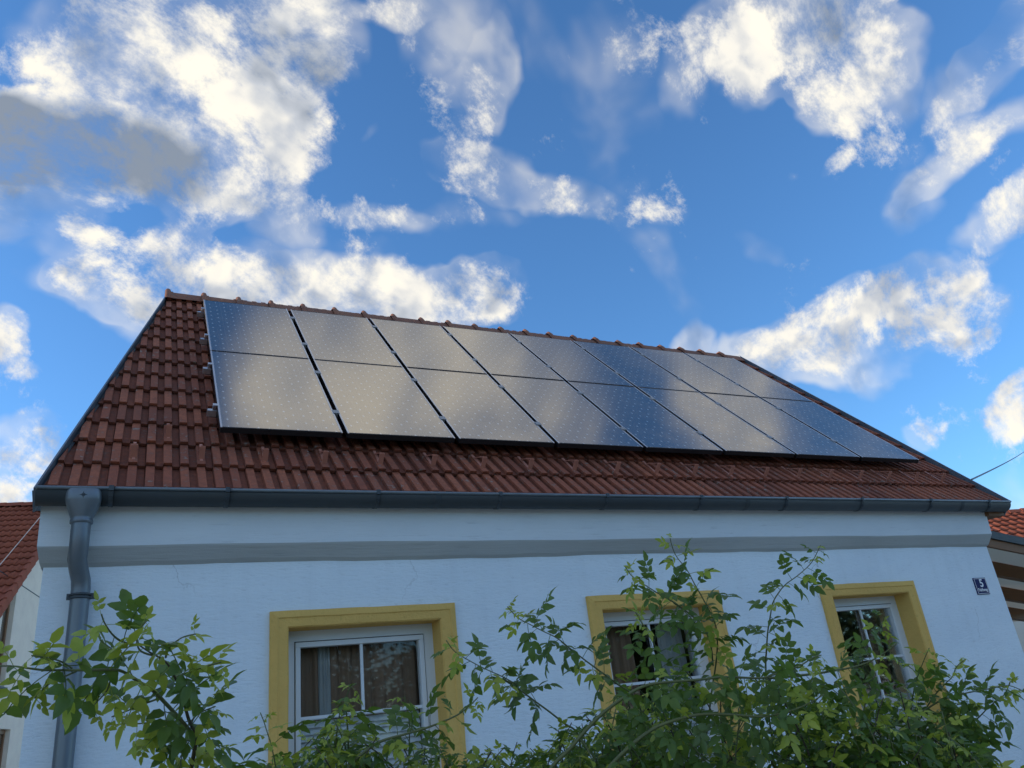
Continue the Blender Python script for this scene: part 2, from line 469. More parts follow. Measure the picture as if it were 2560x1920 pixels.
def tile_mat(name, a, b, dark, lichen, grime=0.0):
    t = NT(name); g = t.geo(); r = t.rand()
    n1 = t.noise(g, 3.2, 5, 0.6); n2 = t.noise(g, 26.0, 6, 0.65); n3 = t.noise(g, 85.0, 3, 0.6)
    c = t.mix(r, a, b)
    c = t.mix(t.range(t.math('FRACT', t.math('MULTIPLY', r, 7.3)), 0.55, 1.0, 0.0, 0.55), c, dark)
    c = t.mix(t.range(n2, 0.35, 0.75, 0.0, 0.75), c, dark)
    c = t.mix(t.range(n1, 0.46, 0.72, 0.0, 0.62), c, dark)
    spots = t.math('MULTIPLY', t.range(n2, 0.575, 0.63), t.range(n1, 0.42, 0.58))
    c = t.mix(t.math('MULTIPLY', spots, 0.8), c, lichen)
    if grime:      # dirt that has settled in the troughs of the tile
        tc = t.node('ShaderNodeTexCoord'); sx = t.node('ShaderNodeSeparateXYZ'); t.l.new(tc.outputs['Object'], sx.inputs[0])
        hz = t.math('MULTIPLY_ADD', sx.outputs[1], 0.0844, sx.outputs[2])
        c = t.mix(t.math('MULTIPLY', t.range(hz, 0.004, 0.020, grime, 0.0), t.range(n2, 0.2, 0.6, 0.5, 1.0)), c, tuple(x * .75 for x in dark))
    c = t.mix(t.range(n3, 0.3, 0.8, 0.0, 0.35), c, tuple(x * 0.6 for x in dark))
    t.set('Base Color', c).set('Roughness', 0.86).set('Normal', t.bump(t.math('MULTIPLY_ADD', n3, 0.4, n2), 0.45, 0.004))
    t.b.inputs['Specular IOR Level'].default_value = 0.25
    return t.m
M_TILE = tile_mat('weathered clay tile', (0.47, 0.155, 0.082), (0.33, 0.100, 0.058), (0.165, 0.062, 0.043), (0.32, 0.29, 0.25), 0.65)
M_RIDGE = tile_mat('weathered ridge clay', (0.40, 0.18, 0.11), (0.33, 0.14, 0.09), (0.16, 0.08, 0.06), (0.30, 0.26, 0.22))
M_NBTILE = tile_mat('newer red roof tile', (0.40, 0.115, 0.062), (0.35, 0.095, 0.052), (0.28, 0.080, 0.048), (0.38, 0.15, 0.09))

def panel_mat():
    t = NT('solar cells under glass')
    tc = t.node('ShaderNodeTexCoord')
    sep = t.node('ShaderNodeSeparateXYZ'); t.l.new(tc.outputs['Object'], sep.inputs[0])
    px, py = 0.1290, 0.1250
    cu = t.math('DIVIDE', t.math('SUBTRACT', sep.outputs[0], 0.0155), px)
    cv = t.math('DIVIDE', t.math('SUBTRACT', sep.outputs[1], 0.011), py)
    fu = t.math('FRACT', cu)
    odd = t.math('FRACT', t.math('MULTIPLY', t.math('FLOOR', cu), 0.5))            # 0 or .5
    def star(fx, shift):
        du = t.math('MULTIPLY', t.math('ABSOLUTE', t.math('SUBTRACT', fu, fx)), px)
        ph = t.math('FRACT', t.math('ADD', t.math('ADD', cv, odd), shift + 0.5))
        dv = t.math('MULTIPLY', t.math('ABSOLUTE', t.math('SUBTRACT', ph, 0.5)), py)
        diamond = t.math('ADD', t.math('DIVIDE', du, 0.0125), t.math('DIVIDE', dv, 0.0115))
        core = t.range(diamond, 0.55, 1.0, 1.0, 0.0)
        tail = t.math('MULTIPLY', t.range(du, 0.0012, 0.0026, 1.0, 0.0), t.range(dv, 0.012, 0.03, 0.55, 0.0))
        return t.math('MAXIMUM', core, tail)
    s = t.math('MAXIMUM', star(0.27, 0.0), star(0.73, 0.45))
    seam = t.range(t.math('MULTIPLY', t.math('MINIMUM', fu, t.math('SUBTRACT', 1.0, fu)), px), 0.0010, 0.0022, 0.16, 0.0)
    finger = t.math('MULTIPLY', t.math('SINE', t.math('MULTIPLY', cv, 2 * math.pi * 16)), 0.5)
    n = t.noise(tc.outputs['Object'], 14, 3)
    base = t.mix(t.range(n, 0.3, 0.7), (0.018, 0.024, 0.045), (0.026, 0.033, 0.058))
    base = t.mix(t.math('MULTIPLY', t.math('MAXIMUM', finger, 0.0), 0.10), base, (0.20, 0.22, 0.26))
    base = t.mix(t.math('MAXIMUM', s, seam), base, (0.50, 0.53, 0.56))
    dust = t.noise(tc.outputs['Object'], 3.0, 5)
    t.set('Base Color', t.mix(t.range(dust, 0.4, 0.8, 0.0, 0.06), base, (0.35, 0.33, 0.30)))
    t.set('Roughness', t.range(dust, 0.3, 0.7, 0.10, 0.14))
    t.b.inputs['Specular Tint'].default_value = (1.0, 0.955, 0.88, 1)
    t.b.inputs['IOR'].default_value = 4.1
    return t.m
M_CELLS = panel_mat()

def glass_mat():
    t = NT('window glass'); t.n.remove(t.b)
    gl = t.node('ShaderNodeBsdfGlossy'); gl.inputs['Roughness'].default_value = 0.02; gl.inputs['Color'].default_value = (0.95, 0.97, 1, 1)
    tr = t.node('ShaderNodeBsdfTransparent'); tr.inputs['Color'].default_value = (0.955, 0.965, 0.96, 1)
    fr = t.node('ShaderNodeFresnel'); fr.inputs['IOR'].default_value = 1.5
    mx = t.node('ShaderNodeMixShader')
    g = t.geo()
    wave = t.noise(t.scaled(g, (1.0, 1.0, 1.0)), 1.6, 1)
    bm_ = t.bump(wave, 0.03, 0.02)
    t.l.new(bm_, gl.inputs['Normal'])
    t.l.new(t.math('MULTIPLY', fr.outputs[0], 0.6, clamp=True), mx.inputs[0])
    t.l.new(tr.outputs[0], mx.inputs[1]); t.l.new(gl.outputs[0], mx.inputs[2])
    t.l.new(mx.outputs[0], t.out.inputs['Surface'])
    return t.m
M_GLASS = glass_mat()

def leaf_mat(name, top, top2, under, trans, coat=0.25):
    t = NT(name); t.n.remove(t.b)
    p = t.node('ShaderNodeBsdfPrincipled')
    at = t.node('ShaderNodeAttribute', attribute_name='tint')
    r = t.rand()
    k = t.math('FRACT', t.math('ADD', r, at.outputs['Fac']))
    g = t.node('ShaderNodeNewGeometry')
    vein = t.noise(g.outputs['Position'], 60, 3)
    c = t.mix(k, top, top2)
    c = t.mix(t.range(vein, 0.35, 0.7, 0.0, 0.35), c, tuple(x * 1.5 for x in top2))
    c = t.mix(g.outputs['Backfacing'], c, under)
    t.l.new(c, p.inputs['Base Color'])
    p.inputs['Roughness'].default_value = 0.42
    p.inputs['Specular IOR Level'].default_value = 0.45
    tr = t.node('ShaderNodeBsdfTranslucent')
    t.l.new(t.mix(k, trans, tuple(x * 0.7 for x in trans)), tr.inputs['Color'])
    mx = t.node('ShaderNodeMixShader'); mx.inputs[0].default_value = 0.38
    t.l.new(p.outputs[0], mx.inputs[1]); t.l.new(tr.outputs[0], mx.inputs[2])
    t.l.new(mx.outputs[0], t.out.inputs['Surface'])
    return t.m
M_LEAF = leaf_mat('rose leaf', (0.050, 0.105, 0.026), (0.125, 0.200, 0.036), (0.13, 0.19, 0.07), (0.20, 0.34, 0.03))
M_LEAFY = leaf_mat('young rose leaf', (0.27, 0.36, 0.040), (0.38, 0.42, 0.06), (0.32, 0.38, 0.08), (0.55, 0.65, 0.06))
M_TREELEAF = leaf_mat('tree leaf', (0.035, 0.065, 0.020), (0.05, 0.085, 0.025), (0.06, 0.09, 0.035), (0.06, 0.11, 0.02))
M_STEM = simple('green rose cane', (0.13, 0.15, 0.055), 0.55, var=0.3, scale=30)
M_STEMD = simple('brown rose cane', (0.075, 0.060, 0.035), 0.7, var=0.35, scale=30)
M_BARK = simple('tree bark', (0.09, 0.07, 0.05), 0.9, var=0.4, scale=10, bump=0.6)
M_PETAL = simple('crimson petal', (0.55, 0.035, 0.07), 0.6, var=0.25, scale=40)

def ground_mat():
    t = NT('lawn and gravel'); g = t.geo()
    n = t.noise(g, 0.35, 6, 0.6); f = t.noise(g, 18, 5, 0.7)
    c = t.mix(t.range(n, 0.34, 0.50), (0.20, 0.20, 0.10), (0.46, 0.43, 0.37))
    c = t.mix(t.range(f, 0.3, 0.8, 0, 0.35), c, (0.07, 0.08, 0.045))
    t.set('Base Color', c).set('Roughness', 0.95).set('Normal', t.bump(f, 0.6, 0.03))
    return t.m
M_GROUND = ground_mat()

# ------------------------------------------------------------------ ground
g = MB(); N = 24
for i in range(N):
    for j in range(N):
        def gp(a, b):
            f = lambda q: (1 if q >= 0 else -1) * (abs(q) ** 2.6) * 1600
            return (f(a / N * 2 - 1), f(b / N * 2 - 1), 0.0)
        g.quad(gp(i, j), gp(i + 1, j), gp(i + 1, j + 1), gp(i, j + 1))
ground = g.build('ground', M_GROUND); ground['kind'] = 'structure'

# ------------------------------------------------------------------ the house
O = Vector((0, 0, 3.549)); S2 = math.sqrt(0.5)
TV = Vector((0, S2, S2)); NV = Vector((0, -S2, S2))
def roofM(x, s, off):
    p = O + Vector((x, 0, 0)) + TV * s - NV * off
    return Matrix(((1, 0, 0, p.x), (0, TV.y, NV.y, p.y), (0, TV.z, NV.z, p.z), (0, 0, 0, 1)))
def roofP(x, s, off):
    return O + Vector((x, 0, 0)) + TV * s - NV * off

WY, CY = -0.155, -0.25
XL, XR = -0.868, 6.95
SK = 0.215                       # the left gable runs back at a slant
RIDGE_Y, RIDGE_Z = 2.6, 5.98
BACK_Y = 2 * RIDGE_Y - WY
house = thing('farmhouse', 'white plastered single storey house with ochre window surrounds and solar roof', 'house', (3.0, 0.0, 0.0))
WIN = [(0.411, 1.356), (2.553, 3.509), (4.755, 5.66)]
WZ0, WZ1 = 0.93, 2.25

def skew_x(y):
    return XL + SK * (y - WY)

def front_wall():
    m = MB(); yb = 0.2
    xs = [XL]; 
    for a, b in WIN:
        xs += [a, b]
    xs.append(XR)
    zs = [0.0, WZ0, WZ1, 2.640]
    def grid(y):
        for i in range(len(xs) - 1):
            n = max(1, int((xs[i + 1] - xs[i]) / 0.4))
            for k in range(n):
                x0 = xs[i] + (xs[i + 1] - xs[i]) * k / n; x1 = xs[i] + (xs[i + 1] - xs[i]) * (k + 1) / n
                for j in range(3):
                    if j == 1 and i % 2 == 1:
                        continue
                    m.quad((x0, y, zs[j]), (x1, y, zs[j]), (x1, y, zs[j + 1]), (x0, y, zs[j + 1]))
    grid(WY); grid(yb)
    for a, b in WIN:
        m.quad((a, WY, WZ0), (a, yb, WZ0), (a, yb, WZ1), (a, WY, WZ1)); m.quad((b, WY, WZ0), (b, yb, WZ0), (b, yb, WZ1), (b, WY, WZ1))
        m.quad((a, WY, WZ0), (b, WY, WZ0), (b, yb, WZ0), (a, yb, WZ0)); m.quad((a, WY, WZ1), (b, WY, WZ1), (b, yb, WZ1), (a, yb, WZ1))
    return m
front_wall().build('wall', M_WALL, house)

m = MB()   # gable walls and back wall: outer skins of the rest of the body
zr = RIDGE_Z - 0.25; ze = 2.70
m.add([(XR, WY, 0), (XR, BACK_Y, 0), (XR, BACK_Y, ze), (XR, RIDGE_Y, zr), (XR, WY, ze)], [(0, 1, 2, 3, 4)])
m.add([(XR - .35, 0.2, 0), (XR - .35, BACK_Y, 0), (XR - .35, BACK_Y, ze), (XR - .35, 0.2, ze)], [(0, 1, 2, 3)])
m.build('gable_wall', M_WALL, house)
m = MB()
m.add([(skew_x(y), y, z) for y, z in ((WY, 0), (BACK_Y, 0), (BACK_Y, ze), (RIDGE_Y, zr), (WY, ze))], [(0, 1, 2, 3, 4)])
m.add([(skew_x(y) + .35, y, z) for y, z in ((0.2, 0), (BACK_Y, 0), (BACK_Y, ze), (0.2, ze))], [(0, 1, 2, 3)])
m.build('gable_wall', M_WALL, house)
m = MB(); m.box(skew_x(BACK_Y), XR, BACK_Y - 0.3, BACK_Y, 0, ze)
m.build('back_wall', M_WALL, house)
m = MB(); m.box(XL + .2, XR - .1, 0.21, BACK_Y - .31, 2.55, 2.6); m.box(XL + .2, XR - .1, 0.21, BACK_Y - .31, 0.02, 0.1)
m.box(XL + .2, XR - .1, 3.0, 3.1, 0.1, 2.55)
m.box(1.9, 1.98, 0.21, 3.0, 0.1, 2.55); m.box(4.1, 4.18, 0.21, 3.0, 0.1, 2.55)
m.build('inner_room', M_ROOM, house)

# cornice: slanted underside (the grey band) and the upright face, slightly wavy as hand-drawn plaster is
m = MB(); n = 60; prof_n = 6
rows = []
for i in range(n + 1):
    f = i / n; x = XL + (XR - XL) * f
    wob = 0.004 * math.sin(x * 2.3 + 1) + 0.002 * math.sin(x * 5.1) + 0.002 * math.sin(x * 13)
    wob2 = 0.003 * math.sin(x * 1.9) + 0.0015 * math.sin(x * 6.3 + 2)
    edge = -0.012 if i == 0 else 0.0
    pts = [(WY + 0.004, 2.634 + wob), (WY - 0.03, 2.655 + wob), (CY + 0.006, 2.722 + wob2), (CY, 2.732 + wob2), (CY - 0.006, 2.85), (CY - 0.015, 2.97), (CY + 0.1, 2.99)]
    rows.append([(x + edge + (0 if i else (-0.25 * (WY - y) * 0.9)), y, z) for y, z in pts])
vs = [p for r_ in rows for p in r_]; k = len(rows[0])
fs = [(i * k + j, (i + 1) * k + j, (i + 1) * k + j + 1, i * k + j + 1) for i in range(n) for j in range(k - 1)]
fs += [tuple(range(k)), tuple(n * k + j for j in range(k))][0:0]
m.add(vs, fs)
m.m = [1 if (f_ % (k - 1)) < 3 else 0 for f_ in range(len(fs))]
m.add([rows[0][j] for j in range(k)] + [(XL, 0.1, 2.99), (XL, 0.1, 2.634)], [tuple(range(k + 2))])
m.add([rows[-1][j] for j in range(k)] + [(XR, 0.1, 2.99), (XR, 0.1, 2.634)], [tuple(range(k + 2))])
m.build('cornice', [M_CORN, M_BAND], house)

# ---- roof: boards, tiles, ridge, verges
EAVE_S, RIDGE_S = -0.605, 3.557
def verge_x(s):
    return -0.935 + (s - EAVE_S) / (RIDGE_S - EAVE_S) * 0.64
XV = 7.18
def cut_x(s):
    return verge_x(s) + 0.016 + 0.010 * (1 - (s - EAVE_S) / (RIDGE_S - EAVE_S))
m = MB()
def deck(off0, off1):
    a = [roofP(verge_x(EAVE_S) + .02, EAVE_S + .06, off0), roofP(XV - .02, EAVE_S + .06, off0), roofP(XV - .02, RIDGE_S, off0), roofP(verge_x(RIDGE_S) + .02, RIDGE_S, off0)]
    b = [p - NV * (off1 - off0) for p in a]
    m.add(a + b, [(0, 1, 2, 3), (4, 5, 6, 7), (0, 1, 5, 4), (1, 2, 6, 5), (2, 3, 7, 6), (3, 0, 4, 7)])
deck(0.188, 0.235)
bk = [Vector((verge_x(RIDGE_S), RIDGE_Y, RIDGE_Z - .05)), Vector((XV, RIDGE_Y, RIDGE_Z - .05)), Vector((XV, BACK_Y + .3, RIDGE_Z - .05 - (BACK_Y + .3 - RIDGE_Y))), Vector((skew_x(BACK_Y) - .05, BACK_Y + .3, RIDGE_Z - .05 - (BACK_Y + .3 - RIDGE_Y)))]
m.add(bk + [p - Vector((0, .05, .07)) for p in bk], [(0, 1, 2, 3), (4, 5, 6, 7), (0, 1, 5, 4), (1, 2, 6, 5), (2, 3, 7, 6), (3, 0, 4, 7)])
roof = m.build('roof', M_DECK, house)

TW, TP = 0.19, 0.308
RIB0 = -0.789                     # left edge of one rib
def tile_verts(L=0.345):
    h = 0.025
    prof = [(0.0005, 0.0), (0.004, h), (0.050, h), (0.055, 0.002), (0.093, 0.0), (0.0955, 0.001), (0.099, h), (0.145, h), (0.150, 0.002), (0.1885, 0.0)]
    n = len(prof)
    fall = 0.026
    z0 = 0.0; z1 = -fall * L / TP
    lo = [(x, 0.0, z + z0) for x, z in prof]
    lob = [(x, 0.006, z0 - 0.0225 if z < 0.01 else z0 + 0.003) for x, z in prof]
    hi = [(x, L, z + z1) for x, z in prof]
    vs = lo + hi + lob
    fs = [(i, i + 1, n + i + 1, n + i) for i in range(n - 1)] + [(2 * n + i, 2 * n + i + 1, i + 1, i) for i in range(n - 1)]
    vs += [(prof[-1][0], L, z1 - 0.012), (prof[0][0], L, z1 - 0.012)]
    fs += [(n - 1, 2 * n - 1, 3 * n, 3 * n - 1), (0, 2 * n, 3 * n + 1, n)]
    return vs, fs
tv, tf = tile_verts()
tile_me = MB().add(tv, tf).mesh('roof_tile', M_TILE)
rest = MB()
TILE_OFF = 0.141
ntile = 0
for row in range(14):
    s = EAVE_S + row * TP
    L = 0.345 if row < 13 else RIDGE_S - s - 0.03
    if L < 0.06:
        continue
    i0 = -2
    for i in range(i0, 46):
        x = RIB0 + i * TW
        vx = verge_x(s); vx1 = verge_x(s + min(L, TP))
        if x + TW < vx + 0.03 or x > XV - 0.02:
            continue
        jit = rnd.uniform(-0.0025, 0.0025); jr = rnd.uniform(-0.006, 0.006); jz = rnd.uniform(-0.002, 0.0025)
        M = roofM(x, s + jit, TILE_OFF - jz) @ Matrix.Rotation(jr, 4, 'Z')
        cutl = x < vx1 + 0.09; cutr = x + TW > XV - 0.02; short = L < 0.34
        hidden = row >= 4 and x > 0.30 and x < 6.25
        if hidden:
            rest.add([M @ Vector(v) for v in tv], tf)
            continue
        if cutl or cutr or short:
            bm = bmesh.new(); bm.from_mesh(tile_me)
            bm.transform(M)
            if cutl:
                a = roofP(cut_x(s), s, 0); b = roofP(cut_x(s + 1), s + 1, 0)
                nn = NV.cross((b - a).normalized()); 
                if nn.x > 0: nn = -nn
                bmesh.ops.bisect_plane(bm, geom=bm.verts[:] + bm.edges[:] + bm.faces[:], plane_co=a, plane_no=nn, clear_outer=True)
            if cutr:
                bmesh.ops.bisect_plane(bm, geom=bm.verts[:] + bm.edges[:] + bm.faces[:], plane_co=(XV - .012, 0, 0), plane_no=(1, 0, 0), clear_outer=True)
            if short:
                bmesh.ops.bisect_plane(bm, geom=bm.verts[:] + bm.edges[:] + bm.faces[:], plane_co=roofP(0, s + L, 0), plane_no=TV, clear_outer=True)
            if len(bm.faces) == 0:
                bm.free(); continue
            bm.transform(M.inverted())
            me = bpy.data.meshes.new('cut_roof_tile'); bm.to_mesh(me); bm.free()
            me.materials.clear(); me.materials.append(M_TILE)
            place(me, 'roof_tile', M, roof)
        else:
            place(tile_me, 'roof_tile', M, roof)
        ntile += 1
o = rest.build('covered_tiles', M_TILE, roof); o['kind'] = 'stuff'

# snow guards: a strap up the slope and an upright plate
gm = MB()
gm.box(-0.017, 0.017, -0.005, 0.002, 0.0, 0.084)
gm.add([(-.012, .0, .084), (.012, .0, .084), (.012, .15, .004), (-.012, .15, .004), (-.012, .0, .090), (.012, .0, .090), (.012, .15, .010), (-.012, .15, .010)], [(0, 1, 2, 3), (4, 5, 6, 7), (0, 1, 5, 4), (1, 2, 6, 5), (2, 3, 7, 6), (3, 0, 4, 7)])
gm.box(-0.009, 0.009, -0.03, 0.21, -0.003, 0.0015)
guard_me = gm.mesh('snow_guard', M_GUARD)
for k in range(20):
    x = -0.475 + 0.380 * k
    place(guard_me, 'snow_guard', roofM(x, EAVE_S + TP + 0.075 + rnd.uniform(-.004, .004), 0.122) @ Matrix.Rotation(rnd.uniform(-.06, .06), 4, 'Z'), roof)
place(guard_me, 'snow_guard', roofM(-0.285, EAVE_S + 2 * TP + 0.075, 0.122), roof)

# ridge tiles with raised collars
def ridge_mesh(L, collar=True):
    m = MB(); prof = []
    for a in (-1.0, -0.72, -0.42, -0.15, 0.15, 0.42, 0.72, 1.0):
        y = a * 0.125; z = 0.030 - abs(a) ** 1.35 * 0.135
        prof.append((y, z))
    def ring(x, k):
        return [(x, y * k, z * k + (k - 1) * 0.045) for y, z in prof]
    st = [(0.0, 1.0), (L, 0.93)]
    if collar:
        st = [(0.0, 1.22), (0.008, 1.46), (0.024, 1.58), (0.045, 1.50), (0.06, 1.12), (0.07, 1.17), (0.08, 1.03), (L, 0.96)]
    rings = [ring(x, k) for x, k in st]; n = len(prof)
    vs = [p for r_ in rings for p in r_]
    fs = [(i * n + j, i * n + j + 1, (i + 1) * n + j + 1, (i + 1) * n + j) for i in range(len(rings) - 1) for j in range(n - 1)]
    m.add(vs, fs)
    m.add([(0, y, z) for y, z in prof] + [(0, -.1, -.14), (0, .1, -.14)], [(0, 1, 2, 3, 4, 5, 6, 7, 9, 8)])
    return m.mesh('ridge_tile', M_RIDGE, smooth=True)
rm = ridge_mesh(0.37)
for k in range(-1, 21):
    x = 0.015 + 0.338 * k + rnd.uniform(-.006, .006)
    place(rm, 'ridge_tile', Matrix.Translation((x, RIDGE_Y, RIDGE_Z - 0.006 + rnd.uniform(-.004, .004))) @ Matrix.Rotation(rnd.uniform(-.015, .015), 4, 'Z'), roof)

# verge flashings
def verge_strip(x0, x1, w, up, dn, name):
    m = MB()
    a0, a1 = roofP(x0, EAVE_S - 0.055, 0), roofP(x1, RIDGE_S + 0.02, 0)
    d = Vector((w, 0, 0))
    q = [a0 - NV * up, a0 + d - NV * up, a0 + d - NV * dn, a0 - NV * dn]
    r_ = [a1 - NV * up, a1 + d - NV * up, a1 + d - NV * dn, a1 - NV * dn]
    m.add(q + r_, [(0, 1, 5, 4), (1, 2, 6, 5), (2, 3, 7, 6), (3, 0, 4, 7), (0, 1, 2, 3), (4, 5, 6, 7)])
    return m.build(name, M_FLASH, roof)
verge_strip(-0.938, -0.298, 0.010, 0.104, 0.25, 'verge_flashing')
m = MB()
q = [roofP(-0.926, EAVE_S - .05, .150), roofP(cut_x(EAVE_S) + .004, EAVE_S - .05, .150), roofP(cut_x(RIDGE_S) + .004, RIDGE_S, .150), roofP(-0.286, RIDGE_S, .150)]
m.add(q + [v - NV * .004 for v in q], [(0, 1, 2, 3), (4, 5, 6, 7), (0, 1, 5, 4), (1, 2, 6, 5), (2, 3, 7, 6), (3, 0, 4, 7)]); m.build('verge_tray', M_ZINC, roof)
verge_strip(XV - 0.01, XV - 0.01, 0.014, 0.095, 0.25, 'verge_flashing')
m = MB(); m.box(XR - .02, XV - .02, -0.30, 0.0, 2.90, 2.985); m.build('eaves_board', M_WOOD, roof)
m = MB(); m.sweep([(-0.262, 2.94), (-0.262, 3.05), (0.15, 3.40), (0.15, 2.955)], skew_x(0) - .03, XV - .03, close=True); m.build('fascia', M_WOOD, roof)

# ---- gutter with brackets
GY, GZ, GR = -0.335, 3.003, 0.075
prof = []
for i in range(15):
    a = math.pi * (1 + i / 14)
    prof.append((GY + GR * math.cos(a), GZ + GR * math.sin(a)))
prof_in = [(GY + (GR - .003) * math.cos(math.pi * (2 - i / 14)), GZ + (GR - .003) * math.sin(math.pi * (2 - i / 14))) for i in range(15)]
m = MB(); GX0, GX1 = -0.925, 7.145
m.sweep(prof + [(GY + GR, GZ + .03), (GY + GR - .003, GZ + .03)] + prof_in, GX0, GX1, close=True, caps=True)
for x in (GX0 + .001, GX1 - .001):
    m.add([(x, y, z) for y, z in prof], [tuple(range(15))])
for x in (1.32, 3.90, 6.45):      # soldered sleeves
    m.sweep([(GY + (GR + .0015) * math.cos(math.pi * (1 + i / 12)), GZ + (GR + .0015) * math.sin(math.pi * (1 + i / 12))) for i in range(13)], x - .02, x + .02)
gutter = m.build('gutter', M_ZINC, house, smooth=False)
for poly in gutter.data.polygons:
    poly.use_smooth = len(poly.vertices) == 4
MB().tube([(GX0, GY - GR - .002, GZ + .003), (GX1, GY - GR - .002, GZ + .003)], 0.010, 10).build('gutter_bead', M_ZINCP, gutter, smooth=True)  # lighter zinc on the bead paints in the highlight along the lip
for x in (-0.57, 0.03, 0.92, 1.76, 2.60, 3.44, 4.30, 5.15, 6.02, 6.83):
    m = MB(); pr = [(GY + (GR + .004) * math.cos(math.pi * (1 + i / 12)), GZ + (GR + .004) * math.sin(math.pi * (1 + i / 12))) for i in range(13)]
    pi_ = [(GY + (GR + .0008) * math.cos(math.pi * (2 - i / 12)), GZ + (GR + .0008) * math.sin(math.pi * (2 - i / 12))) for i in range(13)]
    m.sweep(pr + pi_, x - .012, x + .012, close=True)
    m.box(x - .012, x + .012, GY - GR - .016, GY - GR + .012, GZ - .012, GZ + .0165)
    m.tube([(x, GY - GR * .78, GZ - GR * .62), (x, GY - GR * .78 - .012, GZ - GR * .62 - .006)], .006, 6)
    m.build('gutter_bracket', M_ZINCD, gutter)

# ---- downpipe with hopper
HX, HY = -0.700, -0.352
m = MB(); PS = 20
def ring(cx, cy, cz, rx, ry, tilt=0):
    return [(cx + rx * math.cos(2 * math.pi * k / PS), cy + ry * math.sin(2 * math.pi * k / PS), cz + tilt * math.sin(2 * math.pi * k / PS)) for k in range(PS)]
def loft(rings):
    vs = [p for r_ in rings for p in r_]
    return vs, [(i * PS + k, i * PS + (k + 1) % PS, (i + 1) * PS + (k + 1) % PS, (i + 1) * PS + k) for i in range(len(rings) - 1) for k in range(PS)]
PR = 0.0475
path = [(HX, HY, 2.850), (HX, HY, 2.76), (HX, HY + .012, 2.70), (HX - .004, HY + .045, 2.645), (HX + .006, HY + .085, 2.60), (HX + .020, HY + .118, 2.55), (HX + .024, HY + .128, 2.50), (HX + .024, HY + .128, 2.2), (HX + .024, HY + .128, 1.2), (HX + .024, HY + .128, 0.1)]
m.tube(path, PR, PS, cap=False)
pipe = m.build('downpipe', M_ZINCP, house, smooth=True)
m = MB()
def sring(cz, rx, ry, n=3.4):
    out = []
    for k in range(PS):
        w = 2 * math.pi * k / PS; c, s = math.cos(w), math.sin(w)
        out.append((HX + rx * math.copysign(abs(c) ** (2 / n), c), HY + ry * math.copysign(abs(s) ** (2 / n), s), cz))
    return out
vs, fs = loft([sring(3.0, .082, .080, 4), sring(2.985, .088, .084, 4), sring(2.948, .088, .084, 4), sring(2.938, .086, .082, 3.6), sring(2.90, .073, .072, 2.8), sring(2.856, .056, .056, 2.1), sring(2.846, .053, .053, 2), sring(2.842, .056, .056, 2), sring(2.826, .056, .056, 2), sring(2.822, .049, .049, 2)])
m.add(vs, fs)
hop = m.build('hopper', M_ZINCP, pipe, smooth=True)
m = MB()   # pressed star on the hopper
for k in range(8):
    a = math.pi * k / 4; L = 0.020 if k % 2 == 0 else 0.012
    c = Vector((HX, HY - .0845, 2.962)); t1 = Vector((math.cos(a), 0, math.sin(a))); t2 = Vector((-math.sin(a), 0, math.cos(a)))
    m.add([c + Vector((0, -.003, 0)), c + t1 * L * .35 + t2 * .0035, c + t1 * L, c + t1 * L * .35 - t2 * .0035], [(0, 1, 2), (0, 2, 3)])
m.build('star_emblem', M_ZINCD, hop)
m = MB()
for dz in (0.0, 0.016):
    m.tube([(HX + .024 + (PR + .002) * math.cos(2 * math.pi * k / 24), HY + .128 + (PR + .002) * math.sin(2 * math.pi * k / 24), 2.455 + dz) for k in range(25)], .007, 6, cap=False)
m.box(HX + .024 + PR, HX + .024 + PR + .030, HY + .118, HY + .124, 2.447, 2.479)
m.box(HX + .024 - PR - .016, HX + .024 - PR, HY + .118, HY + .124, 2.447, 2.479)
m.tube([(HX + .024 + PR + .018, HY + .116, 2.463), (HX + .024 + PR + .018, HY + .129, 2.463)], .006, 8)
m.build('pipe_clamp', M_ZINCD, pipe, smooth=False)

